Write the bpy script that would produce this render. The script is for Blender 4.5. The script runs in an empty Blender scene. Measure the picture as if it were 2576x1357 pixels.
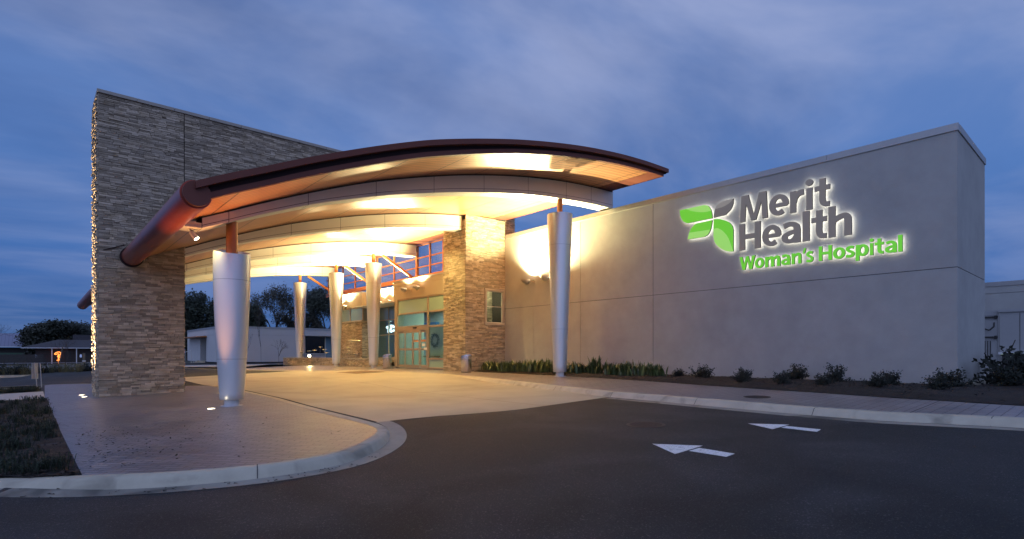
import bpy, bmesh, math, random
from mathutils import Vector, Matrix, noise
R = math.radians
sc = bpy.context.scene
col = sc.collection
random.seed(7)

# ------------------------------------------------------------------ camera, sky, exposure
cam_d = bpy.data.cameras.new('camera'); cam = bpy.data.objects.new('camera', cam_d); col.objects.link(cam)
cam.location = (0, 0, 1.0)
cam.rotation_euler = (R(90), 0, R(-41.286))
cam_d.sensor_width = 36; cam_d.lens = 1370 / 2576 * 36
cam_d.shift_y = 209.5 / 2576
cam_d.clip_start = 0.1; cam_d.clip_end = 4000
sc.camera = cam
sc.view_settings.view_transform = 'Standard'; sc.view_settings.look = 'None'
sc.view_settings.exposure = 0; sc.view_settings.gamma = 1
sc.cycles.use_denoising = True
sc.cycles.max_bounces = 7; sc.cycles.diffuse_bounces = 5; sc.cycles.glossy_bounces = 3
sc.cycles.transmission_bounces = 4; sc.cycles.transparent_max_bounces = 8
sc.cycles.sample_clamp_indirect = 6

w = bpy.data.worlds.new('World'); sc.world = w; w.use_nodes = True
def build_sky():
    nt = w.node_tree; N = nt.nodes; L = nt.links; N.clear()
    out = N.new('ShaderNodeOutputWorld'); bg = N.new('ShaderNodeBackground'); L.new(bg.outputs[0], out.inputs[0])
    tc = N.new('ShaderNodeTexCoord'); sep = N.new('ShaderNodeSeparateXYZ'); L.new(tc.outputs['Generated'], sep.inputs[0])
    def M(op, a, b=None, c=None, clamp=False):
        n = N.new('ShaderNodeMath'); n.operation = op; n.use_clamp = clamp
        for i, v in enumerate((a, b, c)):
            if v is None: continue
            if isinstance(v, (int, float)): n.inputs[i].default_value = v
            else: L.new(v, n.inputs[i])
        return n.outputs[0]
    x, y, z = sep.outputs
    # elevation ramp of the clear blue-hour sky
    ramp = N.new('ShaderNodeValToRGB'); L.new(M('MAXIMUM', z, 0.0), ramp.inputs[0])
    e = ramp.color_ramp.elements
    e[0].position = 0.0; e[0].color = (0.040, 0.105, 0.28, 1)
    e[1].position = 1.0; e[1].color = (0.17, 0.25, 0.50, 1)
    for p, c in ((0.12, (0.058, 0.155, 0.43, 1)), (0.25, (0.09, 0.20, 0.50, 1)), (0.42, (0.125, 0.225, 0.51, 1)), (0.6, (0.14, 0.225, 0.49, 1))):
        k = e.new(p); k.color = c
    # cloud layer: the direction projected on a high flat deck, streaked by long-exposure drift
    zz = M('ADD', M('MAXIMUM', z, 0.0), 0.12)
    u = M('DIVIDE', x, zz); v = M('DIVIDE', y, zz)
    cv = N.new('ShaderNodeCombineXYZ'); L.new(u, cv.inputs[0]); L.new(v, cv.inputs[1])
    mp = N.new('ShaderNodeMapping'); mp.inputs['Rotation'].default_value = (0, 0, R(35)); mp.inputs['Scale'].default_value = (0.55, 0.72, 1)
    L.new(cv.outputs[0], mp.inputs[0])
    n1 = N.new('ShaderNodeTexNoise'); n1.inputs['Scale'].default_value = 1.25; n1.inputs['Detail'].default_value = 6; n1.inputs['Roughness'].default_value = 0.55; n1.inputs['Distortion'].default_value = 0.4
    L.new(mp.outputs[0], n1.inputs['Vector'])
    cr = N.new('ShaderNodeValToRGB'); L.new(n1.outputs['Fac'], cr.inputs[0])
    cr.color_ramp.interpolation = 'EASE'
    cr.color_ramp.elements[0].position = 0.38; cr.color_ramp.elements[1].position = 0.64
    mp2 = N.new('ShaderNodeMapping'); mp2.inputs['Rotation'].default_value = (0, 0, R(28)); mp2.inputs['Scale'].default_value = (0.5, 1.05, 1); mp2.inputs['Location'].default_value = (3.1, 5.2, 0)
    L.new(cv.outputs[0], mp2.inputs[0])
    n2 = N.new('ShaderNodeTexNoise'); n2.inputs['Scale'].default_value = 1.1; n2.inputs['Detail'].default_value = 6; n2.inputs['Roughness'].default_value = 0.55
    L.new(mp2.outputs[0], n2.inputs['Vector'])
    cr2 = N.new('ShaderNodeValToRGB'); L.new(n2.outputs['Fac'], cr2.inputs[0])
    cr2.color_ramp.elements[0].position = 0.42; cr2.color_ramp.elements[1].position = 0.68
    lit = N.new('ShaderNodeMix'); lit.data_type = 'RGBA'; lit.inputs['B'].default_value = (0.36, 0.42, 0.66, 1)
    L.new(M('MULTIPLY', cr.outputs[0], M('MULTIPLY_ADD', M('MULTIPLY', z, 1.9, clamp=True), 0.72, 0.10)), lit.inputs['Factor']); L.new(ramp.outputs[0], lit.inputs['A'])
    dk = N.new('ShaderNodeMix'); dk.data_type = 'RGBA'; dk.blend_type = 'MULTIPLY'; dk.inputs['B'].default_value = (0.45, 0.53, 0.64, 1)
    L.new(M('MULTIPLY', cr2.outputs[0], M('MULTIPLY', z, 1.6, clamp=True)), dk.inputs['Factor']); L.new(lit.outputs['Result'], dk.inputs['A'])
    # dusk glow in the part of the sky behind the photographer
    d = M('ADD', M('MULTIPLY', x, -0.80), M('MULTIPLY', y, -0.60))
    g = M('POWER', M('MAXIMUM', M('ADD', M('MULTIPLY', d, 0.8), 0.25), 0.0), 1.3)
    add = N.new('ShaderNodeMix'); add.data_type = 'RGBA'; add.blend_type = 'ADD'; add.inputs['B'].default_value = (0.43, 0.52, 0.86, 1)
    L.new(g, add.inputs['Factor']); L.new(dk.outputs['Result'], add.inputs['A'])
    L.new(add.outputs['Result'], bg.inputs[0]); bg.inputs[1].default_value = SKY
SKY = 1.0
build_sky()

# ------------------------------------------------------------------ helpers
def tag(o, label=None, cat=None, group=None, kind=None):
    if label: o['label'] = label
    if cat: o['category'] = cat
    if group: o['group'] = group
    if kind: o['kind'] = kind
    return o
def thing(name, label, cat, loc=(0, 0, 0), rz=0, group=None):
    o = bpy.data.objects.new(name, None); col.objects.link(o); o.location = loc; o.rotation_euler.z = rz
    o.empty_display_size = 0.2
    return tag(o, label, cat, group)
def children(o): return [c for c in bpy.data.objects if c.parent == o]
def copy_tree(o, parent=None):
    c = o.copy(); col.objects.link(c); c.parent = parent
    if parent is not None: c.matrix_parent_inverse = o.matrix_parent_inverse.copy()
    for ch in children(o): copy_tree(ch, c)
    return c
class MB:
    def __init__(s): s.v = []; s.f = []; s.m = []; s.t = []; s.tone = 0.5
    def add(s, vs, fs, mi=0):
        b = len(s.v); s.v += [tuple(p) for p in vs]
        for f in fs: s.f.append(tuple(b + i for i in f)); s.m.append(mi); s.t.append(s.tone)
        return s
    def box(s, x0, x1, y0, y1, z0, z1, mi=0):
        return s.add([(x0,y0,z0),(x1,y0,z0),(x1,y1,z0),(x0,y1,z0),(x0,y0,z1),(x1,y0,z1),(x1,y1,z1),(x0,y1,z1)],
              [(0,3,2,1),(4,5,6,7),(0,1,5,4),(1,2,6,5),(2,3,7,6),(3,0,4,7)], mi)
    def obox(s, o, u, v, n, a, b, d, mi=0):     # box from corner o along u*a, v*b, n*d
        o = Vector(o); U = Vector(u) * a; V = Vector(v) * b; W = Vector(n) * d
        return s.add([o, o+U, o+U+V, o+V, o+W, o+U+W, o+U+V+W, o+V+W], [(0,3,2,1),(4,5,6,7),(0,1,5,4),(1,2,6,5),(2,3,7,6),(3,0,4,7)], mi)
    def tube(s, p0, p1, r0, r1=None, n=10, cap=True, mi=0):
        r1 = r0 if r1 is None else r1
        p0 = Vector(p0); p1 = Vector(p1); d = (p1 - p0).normalized()
        a = d.orthogonal().normalized(); b = d.cross(a)
        vs = []
        for p, r in ((p0, r0), (p1, r1)):
            for i in range(n):
                t = 2*math.pi*i/n; vs.append(p + a*(r*math.cos(t)) + b*(r*math.sin(t)))
        fs = [(i, (i+1) % n, n+(i+1) % n, n+i) for i in range(n)]
        if cap: fs += [tuple(range(n-1, -1, -1)), tuple(range(n, 2*n))]
        return s.add(vs, fs, mi)
    def lathe(s, prof, c=(0,0,0), n=40, mi=0, tilt=None, cap=(True, True)):
        vs = []
        for k, (r, z) in enumerate(prof):
            for i in range(n):
                t = 2*math.pi*i/n; zz = z
                if tilt and k in tilt: zz += tilt[k](t)
                vs.append((c[0]+r*math.cos(t), c[1]+r*math.sin(t), c[2]+zz))
        fs = []
        for k in range(len(prof)-1):
            for i in range(n): fs.append((k*n+i, k*n+(i+1) % n, (k+1)*n+(i+1) % n, (k+1)*n+i))
        if cap[0]: fs.append(tuple(range(n-1, -1, -1)))
        if cap[1]: fs.append(tuple(range((len(prof)-1)*n, len(prof)*n)))
        return s.add(vs, fs, mi)
    def prism(s, poly, axis, a, b, mi=0):       # poly in 2D, extruded along axis from a to b
        def P(p, t): return {'x': (t, p[0], p[1]), 'y': (p[0], t, p[1]), 'z': (p[0], p[1], t)}[axis]
        n = len(poly)
        return s.add([P(p, a) for p in poly] + [P(p, b) for p in poly],
              [tuple(range(n)), tuple(range(2*n-1, n-1, -1))] + [(i, n+i, n+(i+1) % n, (i+1) % n) for i in range(n)], mi)
    def grid(s, fn, nu, nv, mi=0):
        vs = [fn(i/nu, j/nv) for i in range(nu+1) for j in range(nv+1)]
        return s.add(vs, [(i*(nv+1)+j, (i+1)*(nv+1)+j, (i+1)*(nv+1)+j+1, i*(nv+1)+j+1) for i in range(nu) for j in range(nv)], mi)
    def build(s, name, mats, parent=None, smooth=False, bevel=0, recalc=False):
        me = bpy.data.meshes.new(name); me.from_pydata(s.v, [], s.f)
        mats = mats if isinstance(mats, (list, tuple)) else [mats]
        for m in mats: me.materials.append(m)
        me.polygons.foreach_set('material_index', s.m)
        at = me.attributes.new('tone', 'FLOAT', 'FACE'); at.data.foreach_set('value', s.t)
        me.update()
        if recalc:
            bm = bmesh.new(); bm.from_mesh(me); bmesh.ops.recalc_face_normals(bm, faces=bm.faces[:]); bm.to_mesh(me); bm.free()
        o = bpy.data.objects.new(name, me); col.objects.link(o); o.parent = parent
        if smooth is True:
            for p in me.polygons: p.use_smooth = True
        elif smooth:
            for p in me.polygons: p.use_smooth = True
            me.set_sharp_from_angle(angle=R(smooth))
        if bevel:
            b = o.modifiers.new('bevel', 'BEVEL'); b.width = bevel; b.segments = 2; b.limit_method = 'ANGLE'; b.angle_limit = R(40)
        return o

# ------------------------------------------------------------------ materials
def mat(name, color, rough=0.7, metal=0.0, spec=0.5, var=0.0, vscale=2.0, bump=0.0, bscale=30.0, bdist=0.01, tone=0.0, emit=None, estr=0, stretch=None, coat=0.0, col2=None):
    m = bpy.data.materials.new(name); m.use_nodes = True; nt = m.node_tree; N = nt.nodes; L = nt.links
    b = N['Principled BSDF']
    b.inputs['Base Color'].default_value = (*color, 1); b.inputs['Roughness'].default_value = rough
    b.inputs['Metallic'].default_value = metal; b.inputs['Specular IOR Level'].default_value = spec
    b.inputs['Coat Weight'].default_value = coat
    tc = N.new('ShaderNodeTexCoord'); src = tc.outputs['Object']
    if stretch:
        mp = N.new('ShaderNodeMapping'); mp.inputs['Scale'].default_value = stretch; L.new(src, mp.inputs[0]); src = mp.outputs[0]
    cur = None
    if var or col2:
        n = N.new('ShaderNodeTexNoise'); n.inputs['Scale'].default_value = vscale; n.inputs['Detail'].default_value = 6; n.inputs['Roughness'].default_value = 0.6
        L.new(src, n.inputs['Vector'])
        r = N.new('ShaderNodeValToRGB'); L.new(n.outputs['Fac'], r.inputs[0])
        r.color_ramp.elements[0].position = 0.3; r.color_ramp.elements[1].position = 0.7
        c2 = col2 or tuple(min(1, c*(1+var)) for c in color); c1 = color if col2 else tuple(c*(1-var) for c in color)
        r.color_ramp.elements[0].color = (*c1, 1); r.color_ramp.elements[1].color = (*c2, 1)
        cur = r.outputs[0]
    if tone:
        a = N.new('ShaderNodeAttribute'); a.attribute_name = 'tone'
        mr = N.new('ShaderNodeMapRange'); mr.inputs['To Min'].default_value = 1-tone; mr.inputs['To Max'].default_value = 1+tone
        L.new(a.outputs['Fac'], mr.inputs[0])
        mx = N.new('ShaderNodeVectorMath'); mx.operation = 'SCALE'
        if cur: L.new(cur, mx.inputs[0])
        else: mx.inputs[0].default_value = color
        L.new(mr.outputs[0], mx.inputs['Scale']); cur = mx.outputs[0]
    if cur: L.new(cur, b.inputs['Base Color'])
    if bump:
        n = N.new('ShaderNodeTexNoise'); n.inputs['Scale'].default_value = bscale; n.inputs['Detail'].default_value = 5
        L.new(src, n.inputs['Vector'])
        bp = N.new('ShaderNodeBump'); bp.inputs['Strength'].default_value = bump; bp.inputs['Distance'].default_value = bdist
        L.new(n.outputs['Fac'], bp.inputs['Height']); L.new(bp.outputs[0], b.inputs['Normal'])
    if emit:
        b.inputs['Emission Color'].default_value = (*emit, 1); b.inputs['Emission Strength'].default_value = estr
    return m
def glass(name, tint=(0.75, 0.85, 0.85), refl=0.12, opacity=0.0, body=(0.2, 0.3, 0.3)):
    m = bpy.data.materials.new(name); m.use_nodes = True; nt = m.node_tree; N = nt.nodes; L = nt.links; N.clear()
    out = N.new('ShaderNodeOutputMaterial'); t = N.new('ShaderNodeBsdfTransparent'); t.inputs[0].default_value = (*tint, 1)
    g = N.new('ShaderNodeBsdfGlossy'); g.inputs['Roughness'].default_value = 0.02
    mx = N.new('ShaderNodeMixShader'); fr = N.new('ShaderNodeLayerWeight'); fr.inputs[0].default_value = 0.5
    pw = N.new('ShaderNodeMath'); pw.operation = 'POWER'; pw.inputs[1].default_value = 4.0; L.new(fr.outputs['Facing'], pw.inputs[0])
    ad = N.new('ShaderNodeMath'); ad.operation = 'MULTIPLY_ADD'; ad.use_clamp = True; ad.inputs[1].default_value = 0.5; ad.inputs[2].default_value = refl
    L.new(pw.outputs[0], ad.inputs[0]); L.new(ad.outputs[0], mx.inputs[0])
    if opacity:
        d = N.new('ShaderNodeBsdfDiffuse'); d.inputs[0].default_value = (*body, 1)
        m2 = N.new('ShaderNodeMixShader'); m2.inputs[0].default_value = opacity
        L.new(t.outputs[0], m2.inputs[1]); L.new(d.outputs[0], m2.inputs[2]); L.new(m2.outputs[0], mx.inputs[1])
    else: L.new(t.outputs[0], mx.inputs[1])
    L.new(g.outputs[0], mx.inputs[2]); L.new(mx.outputs[0], out.inputs[0])
    return m
def lines(m, axis, period, width, dark=0.35, off=0.0, bump=False):
    """multiply base colour by thin dark joint lines every <period> metres along an object axis"""
    nt = m.node_tree; N = nt.nodes; L = nt.links; b = N['Principled BSDF']
    tc = N.new('ShaderNodeTexCoord'); sp = N.new('ShaderNodeSeparateXYZ'); L.new(tc.outputs['Object'], sp.inputs[0])
    a = N.new('ShaderNodeMath'); a.operation = 'ADD'; a.inputs[1].default_value = 1000*period + off; L.new(sp.outputs[axis], a.inputs[0])
    md = N.new('ShaderNodeMath'); md.operation = 'MODULO'; md.inputs[1].default_value = period; L.new(a.outputs[0], md.inputs[0])
    lt = N.new('ShaderNodeMath'); lt.operation = 'LESS_THAN'; lt.inputs[1].default_value = width; L.new(md.outputs[0], lt.inputs[0])
    mx = N.new('ShaderNodeMix'); mx.data_type = 'RGBA'; mx.blend_type = 'MULTIPLY'; mx.inputs['B'].default_value = (dark, dark, dark, 1)
    L.new(lt.outputs[0], mx.inputs['Factor'])
    src = b.inputs['Base Color'].links[0].from_socket if b.inputs['Base Color'].links else None
    if src: L.new(src, mx.inputs['A'])
    else: mx.inputs['A'].default_value = b.inputs['Base Color'].default_value
    L.new(mx.outputs['Result'], b.inputs['Base Color'])
    return m

STUCCO = mat('stucco', (0.37, 0.365, 0.345), 0.9, spec=0.2, var=0.06, vscale=1.6, bump=0.8, bscale=60, bdist=0.012)
JOINT = mat('joint_shadow_gap', (0.06, 0.055, 0.055), 0.9)
STONE = mat('ledgestone', (0.31, 0.238, 0.160), 0.9, spec=0.25, var=0.3, vscale=3.5, tone=0.38, bump=0.9, bscale=22, bdist=0.012, col2=(0.44, 0.36, 0.275))
STONECORE = mat('stone_mortar', (0.04, 0.033, 0.028), 0.95)
CAPSTONE = mat('cast_stone', (0.36, 0.32, 0.27), 0.85, var=0.08, vscale=4, bump=0.3, bscale=60)
COPING = mat('coping_metal', (0.34, 0.33, 0.32), 0.42, metal=0.55, var=0.04)
SILVER = mat('silver_paint', (0.68, 0.68, 0.68), 0.36, metal=0.62, var=0.015, vscale=1.5, bump=0.05, bscale=180, bdist=0.001)
BASEP = mat('column_base_paint', (0.5, 0.5, 0.52), 0.7, var=0.08, vscale=8)
SEAM = mat('seam_line', (0.22, 0.22, 0.24), 0.6)
RUST = mat('rust_red_paint', (0.46, 0.17, 0.05), 0.45, metal=0.15, var=0.1, vscale=3)
TUBE = mat('maroon_metal', (0.30, 0.055, 0.035), 0.34, metal=0.6, var=0.08, vscale=1.2)
MAROON = mat('dark_maroon_fascia', (0.15, 0.048, 0.034), 0.5, metal=0.0, spec=0.2, var=0.06, vscale=1.5)
MAROON2 = mat('dark_maroon_recess', (0.035, 0.016, 0.015), 0.7, spec=0.2)
PANEL = mat('beam_panel', (0.66, 0.64, 0.58), 0.42, metal=0.15, var=0.02, vscale=1.2)
SOFFIT = mat('copper_soffit', (0.50, 0.235, 0.11), 0.33, metal=0.3, var=0.14, vscale=1.0, stretch=(0.15, 4, 1))
lines(SOFFIT, 1, 0.26, 0.045, 0.38); lines(SOFFIT, 0, 2.32, 0.05, 0.06, off=0.92)
ROOFTOP = mat('roof_metal', (0.12, 0.07, 0.06), 0.5, metal=0.3)
BRONZE = mat('bronze_frame', (0.36, 0.29, 0.21), 0.45, metal=0.3)
ALU = mat('pale_frame', (0.62, 0.58, 0.50), 0.45, metal=0.2)
STEEL = mat('brushed_steel', (0.60, 0.56, 0.54), 0.26, metal=0.95, var=0.05, vscale=3, stretch=(12, 12, 0.3))
DARK = mat('black_plastic', (0.02, 0.02, 0.02), 0.5)
GLASS = glass('clear_glass', (0.85, 0.94, 0.93), 0.035)
CGLASS = glass('clerestory_glass', (0.94, 0.96, 0.98), 0.015)
SPANDREL = mat('spandrel_glass', (0.30, 0.44, 0.38), 0.12, spec=0.6)
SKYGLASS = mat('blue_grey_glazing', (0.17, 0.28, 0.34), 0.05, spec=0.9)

# ------------------------------------------------------------------ ground heights
def P(x): return -0.07 - 0.035 * min(20.0, max(0.0, 18 - x))
def sst(t): t = max(0.0, min(1.0, t)); return t*t*(3-2*t)
def RD(x, y):
    d = 1.0
    wy = sst((y-8.8)/1.9)
    d *= (1-wy) + wy*sst((x-5.6)/4.5)
    if y > 18: d *= 1-sst((y-18)/5.5)
    if x < 0.0: d = max(d, sst(-x/0.8))
    return P(x) - 0.15*d - 0.004

# ------------------------------------------------------------------ the setting: ground, road, pavements
ASPH = mat('asphalt', (0.021, 0.022, 0.0235), 0.75, spec=0.25, var=0.25, vscale=0.35, bump=0.9, bscale=260, bdist=0.006)
def speckle(m, scale, amt, thr=0.62, colr=(0.16, 0.155, 0.15)):
    nt = m.node_tree; N = nt.nodes; L = nt.links; b = N['Principled BSDF']
    tc = N.new('ShaderNodeTexCoord'); n = N.new('ShaderNodeTexNoise'); n.inputs['Scale'].default_value = scale; n.inputs['Detail'].default_value = 2
    L.new(tc.outputs['Object'], n.inputs['Vector'])
    r = N.new('ShaderNodeValToRGB'); r.color_ramp.elements[0].position = thr; r.color_ramp.elements[1].position = thr+0.06
    r.color_ramp.elements[1].color = (amt, amt, amt, 1)
    L.new(n.outputs['Fac'], r.inputs[0])
    mx = N.new('ShaderNodeMix'); mx.data_type = 'RGBA'; mx.inputs['B'].default_value = (*colr, 1)
    L.new(r.outputs[0], mx.inputs['Factor'])
    if b.inputs['Base Color'].links: L.new(b.inputs['Base Color'].links[0].from_socket, mx.inputs['A'])
    else: mx.inputs['A'].default_value = b.inputs['Base Color'].default_value
    L.new(mx.outputs['Result'], b.inputs['Base Color'])
    return m
speckle(ASPH, 42, 0.7, 0.61, (0.10, 0.097, 0.093)); speckle(ASPH, 75, 0.6, 0.60, (0.06, 0.058, 0.055))
def blotch(m, scale, lo, hi, c=0.6, seed=0.0):
    """large soft stains: multiply base colour by c inside noise patches"""
    nt = m.node_tree; N = nt.nodes; L = nt.links; b = N['Principled BSDF']
    tc = N.new('ShaderNodeTexCoord'); mp = N.new('ShaderNodeMapping'); mp.inputs['Location'].default_value = (seed, seed*2, 0); L.new(tc.outputs['Object'], mp.inputs[0])
    n = N.new('ShaderNodeTexNoise'); n.inputs['Scale'].default_value = scale; n.inputs['Detail'].default_value = 4; n.inputs['Distortion'].default_value = 0.8
    L.new(mp.outputs[0], n.inputs['Vector'])
    r = N.new('ShaderNodeValToRGB'); r.color_ramp.elements[0].position = lo; r.color_ramp.elements[1].position = hi
    r.color_ramp.elements[0].color = (1, 1, 1, 1); r.color_ramp.elements[1].color = (c, c, c, 1)
    L.new(n.outputs['Fac'], r.inputs[0])
    mx = N.new('ShaderNodeMix'); mx.data_type = 'RGBA'; mx.blend_type = 'MULTIPLY'; mx.inputs['Factor'].default_value = 1
    L.new(b.inputs['Base Color'].links[0].from_socket, mx.inputs['A']); L.new(r.outputs[0], mx.inputs['B'])
    L.new(mx.outputs['Result'], b.inputs['Base Color'])
    return m
blotch(ASPH, 0.5, 0.45, 0.7, 1.6, 3.0); blotch(ASPH, 0.22, 0.5, 0.6, 0.72, 11.0); blotch(STUCCO, 0.35, 0.4, 0.8, 0.86, 4.0)
CONC = mat('concrete_drive', (0.34, 0.31, 0.245), 0.55, spec=0.4, var=0.08, vscale=0.8, bump=0.25, bscale=120, bdist=0.003)
blotch(CONC, 0.35, 0.42, 0.75, 0.72, 9.0)
KERB = mat('kerb_concrete', (0.42, 0.38, 0.29), 0.8, var=0.13, vscale=2.2, bump=0.4, bscale=70, bdist=0.006)
blotch(KERB, 1.3, 0.55, 0.72, 0.6, 5.0)
GUTTER = mat('gutter_concrete', (0.27, 0.25, 0.205), 0.8, var=0.15, vscale=2.0, bump=0.4, bscale=70, bdist=0.006)
blotch(GUTTER, 0.8, 0.5, 0.66, 0.35, 2.0)
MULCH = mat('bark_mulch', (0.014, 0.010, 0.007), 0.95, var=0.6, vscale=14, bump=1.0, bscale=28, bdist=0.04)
GROUND = mat('dry_ground', (0.06, 0.06, 0.045), 0.95, var=0.4, vscale=0.5, bump=0.5, bscale=10, bdist=0.03)
WALK = mat('plain_walk', (0.36, 0.34, 0.31), 0.75, var=0.07, vscale=1.5, bump=0.3, bscale=100, bdist=0.003)
def paver(name, c1, c2, mortar, scale, rot, bw, rh):
    m = bpy.data.materials.new(name); m.use_nodes = True; nt = m.node_tree; N = nt.nodes; L = nt.links
    b = N['Principled BSDF']; b.inputs['Specular IOR Level'].default_value = 0.5
    tc = N.new('ShaderNodeTexCoord'); mp = N.new('ShaderNodeMapping'); mp.inputs['Rotation'].default_value = (0, 0, rot); L.new(tc.outputs['Object'], mp.inputs[0])
    # wobble so that the stamped joints are not ruler straight
    nz = N.new('ShaderNodeTexNoise'); nz.inputs['Scale'].default_value = 5; L.new(mp.outputs[0], nz.inputs['Vector'])
    wob = N.new('ShaderNodeVectorMath'); wob.operation = 'SCALE'; wob.inputs['Scale'].default_value = 0.03; L.new(nz.outputs['Color'], wob.inputs[0])
    ad = N.new('ShaderNodeVectorMath'); L.new(mp.outputs[0], ad.inputs[0]); L.new(wob.outputs[0], ad.inputs[1])
    br = N.new('ShaderNodeTexBrick'); L.new(ad.outputs[0], br.inputs['Vector'])
    br.inputs['Color1'].default_value = (*c1, 1); br.inputs['Color2'].default_value = (*c2, 1); br.inputs['Mortar'].default_value = (*mortar, 1)
    br.inputs['Scale'].default_value = scale; br.inputs['Mortar Size'].default_value = 0.011; br.inputs['Mortar Smooth'].default_value = 0.4
    br.inputs['Brick Width'].default_value = bw; br.inputs['Row Height'].default_value = rh; br.inputs['Bias'].default_value = 0.0
    n = N.new('ShaderNodeTexNoise'); n.inputs['Scale'].default_value = 0.9; n.inputs['Detail'].default_value = 7; n.inputs['Roughness'].default_value = 0.65; L.new(tc.outputs['Object'], n.inputs['Vector'])
    r = N.new('ShaderNodeValToRGB'); r.color_ramp.elements[0].position = 0.3; r.color_ramp.elements[1].position = 0.72
    r.color_ramp.elements[0].color = (0.6, 0.6, 0.62, 1); r.color_ramp.elements[1].color = (1.25, 1.22, 1.2, 1); L.new(n.outputs['Fac'], r.inputs[0])
    mx = N.new('ShaderNodeMix'); mx.data_type = 'RGBA'; mx.blend_type = 'MULTIPLY'; mx.inputs['Factor'].default_value = 1
    L.new(br.outputs['Color'], mx.inputs['A']); L.new(r.outputs[0], mx.inputs['B']); L.new(mx.outputs['Result'], b.inputs['Base Color'])
    rr = N.new('ShaderNodeMapRange'); rr.inputs['To Min'].default_value = 0.2; rr.inputs['To Max'].default_value = 0.55; L.new(n.outputs['Fac'], rr.inputs[0]); L.new(rr.outputs[0], b.inputs['Roughness'])
    n3 = N.new('ShaderNodeTexNoise'); n3.inputs['Scale'].default_value = 60; L.new(tc.outputs['Object'], n3.inputs['Vector'])
    sm = N.new('ShaderNodeMath'); sm.operation = 'MULTIPLY_ADD'; sm.inputs[1].default_value = -1.0; L.new(br.outputs['Fac'], sm.inputs[0])
    s3 = N.new('ShaderNodeMath'); s3.operation = 'MULTIPLY'; s3.inputs[1].default_value = 0.35; L.new(n3.outputs['Fac'], s3.inputs[0]); L.new(s3.outputs[0], sm.inputs[2])
    bp = N.new('ShaderNodeBump'); bp.inputs['Strength'].default_value = 0.7; bp.inputs['Distance'].default_value = 0.01
    L.new(sm.outputs[0], bp.inputs['Height']); L.new(bp.outputs[0], b.inputs['Normal'])
    return m
PAVE = paver('stamped_paving', (0.215, 0.198, 0.20), (0.150, 0.138, 0.142), (0.055, 0.05, 0.055), 1.0, R(41), 0.32, 0.13)
PAVE2 = paver('stamped_walk', (0.235, 0.205, 0.20), (0.19, 0.168, 0.168), (0.07, 0.062, 0.062), 1.0, R(0), 0.42, 0.21)

def struct(name, mb, m, **k): return tag(mb.build(name, m, **k), kind='structure')
xs = [-1500, -400, -100, -40, -10, -2, 18, 40, 100, 400, 1500]; ys = [-1500, -300, -60, 0, 50, 120, 300, 700, 1500]
mb = MB()
for i in range(len(xs)-1):
    for j in range(len(ys)-1):
        x0, x1, y0, y1 = xs[i], xs[i+1], ys[j], ys[j+1]
        def gz(x): return (P(x)-0.06 if x > 18 else P(x)-0.30)
        mb.add([(x0,y0,gz(x0)),(x1,y0,gz(x1) if x1 <= 18 else (-0.30 if x1 == 18 else P(18)-0.06)),(x1,y1,gz(x1)),(x0,y1,gz(x0))], [(0,1,2,3)])
struct('ground', mb, GROUND)

# right kerb line (foot of the kerb face) and its top line, as x at y
KB = [(-14,17.0),(-6,15.0),(1.3,13.5),(3.5,12.95),(5,12.95),(7,13.1),(9,13.28),(10.8,13.4),(13.4,13.9),(16.3,14.6),(20.5,15.5),(24,15.95),(28,16.0),(33.2,15.6),(36,13.6),(40,12.35),(44,11.6),(48,10.8),(54,9.6),(62,8.0)]
def interp(T, y):
    if y <= T[0][0]: return T[0][1]
    for (a, p), (b, q) in zip(T, T[1:]):
        if y <= b: return p + (q-p)*sst((y-a)/(b-a))*0.35 + (q-p)*(y-a)/(b-a)*0.65
    return T[-1][1]
def kbx(y): return interp(KB, y)
ME = [(-14,20.5),(-6,18.2),(0,16.1),(1.5,15.95),(3.5,16.14),(6.46,16.6),(9.1,16.97),(12,17.55),(15.1,18.0),(18,18.3),(22,18.55),(24.9,18.7)]
def mex(y): return interp(ME, y)
def strip(left, right, y0, y1, nx, ny, z, mb=None):
    mb = mb or MB()
    def fn(u, v):
        y = y0+(y1-y0)*v; a = left(y) if callable(left) else left; b = right(y) if callable(right) else right
        x = a+(b-a)*u; return (x, y, z(x, y))
    return mb.grid(fn, nx, ny)
# asphalt
mb = strip(-60, -4, -40, 76, 8, 30, lambda x, y: RD(x, y))
strip(-4, 9, -40, 76, 44, 232, lambda x, y: RD(x, y)-0.004*0, mb)
strip(9, lambda y: kbx(y)+0.06, -40, 76, 16, 232, lambda x, y: RD(x, y), mb)
struct('road', mb, ASPH, smooth=True)

# the island outline: outer top edge of its kerb, then the flush edge along the drive
ISL = [(-14,21.8),(-9,17.6),(-5,14.2),(-2.4,11.75),(-0.34,9.97),(0.46,9.33),(1.1,8.82),(1.68,8.47),(2.38,8.18),(3.1,8.08),(3.7,8.2),(4.3,8.6),(4.88,9.2),(5.25,9.78),(5.42,10.4),(5.52,11.5),(5.68,14.3),(5.88,17),(6.04,18.9),(6.15,22.5),(6.16,26),(6.0,27.6),(5.3,28.5),(4.2,29.2),(3.0,32.0),(2.0,36.5),(-2,38.2),(-14,38.6)]
def smooth_line(pts, n=4):
    out = []
    for i in range(len(pts)-1):
        p0 = Vector(pts[max(0, i-1)]); p1 = Vector(pts[i]); p2 = Vector(pts[i+1]); p3 = Vector(pts[min(len(pts)-1, i+2)])
        for k in range(n):
            t = k/n
            q = 0.5*((2*p1)+(p2-p0)*t+(2*p0-5*p1+4*p2-p3)*t*t+(3*p1-p0-3*p2+p3)*t**3); out.append((q.x, q.y))
    out.append(tuple(pts[-1])); return out
ISS = smooth_line(ISL)
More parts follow.
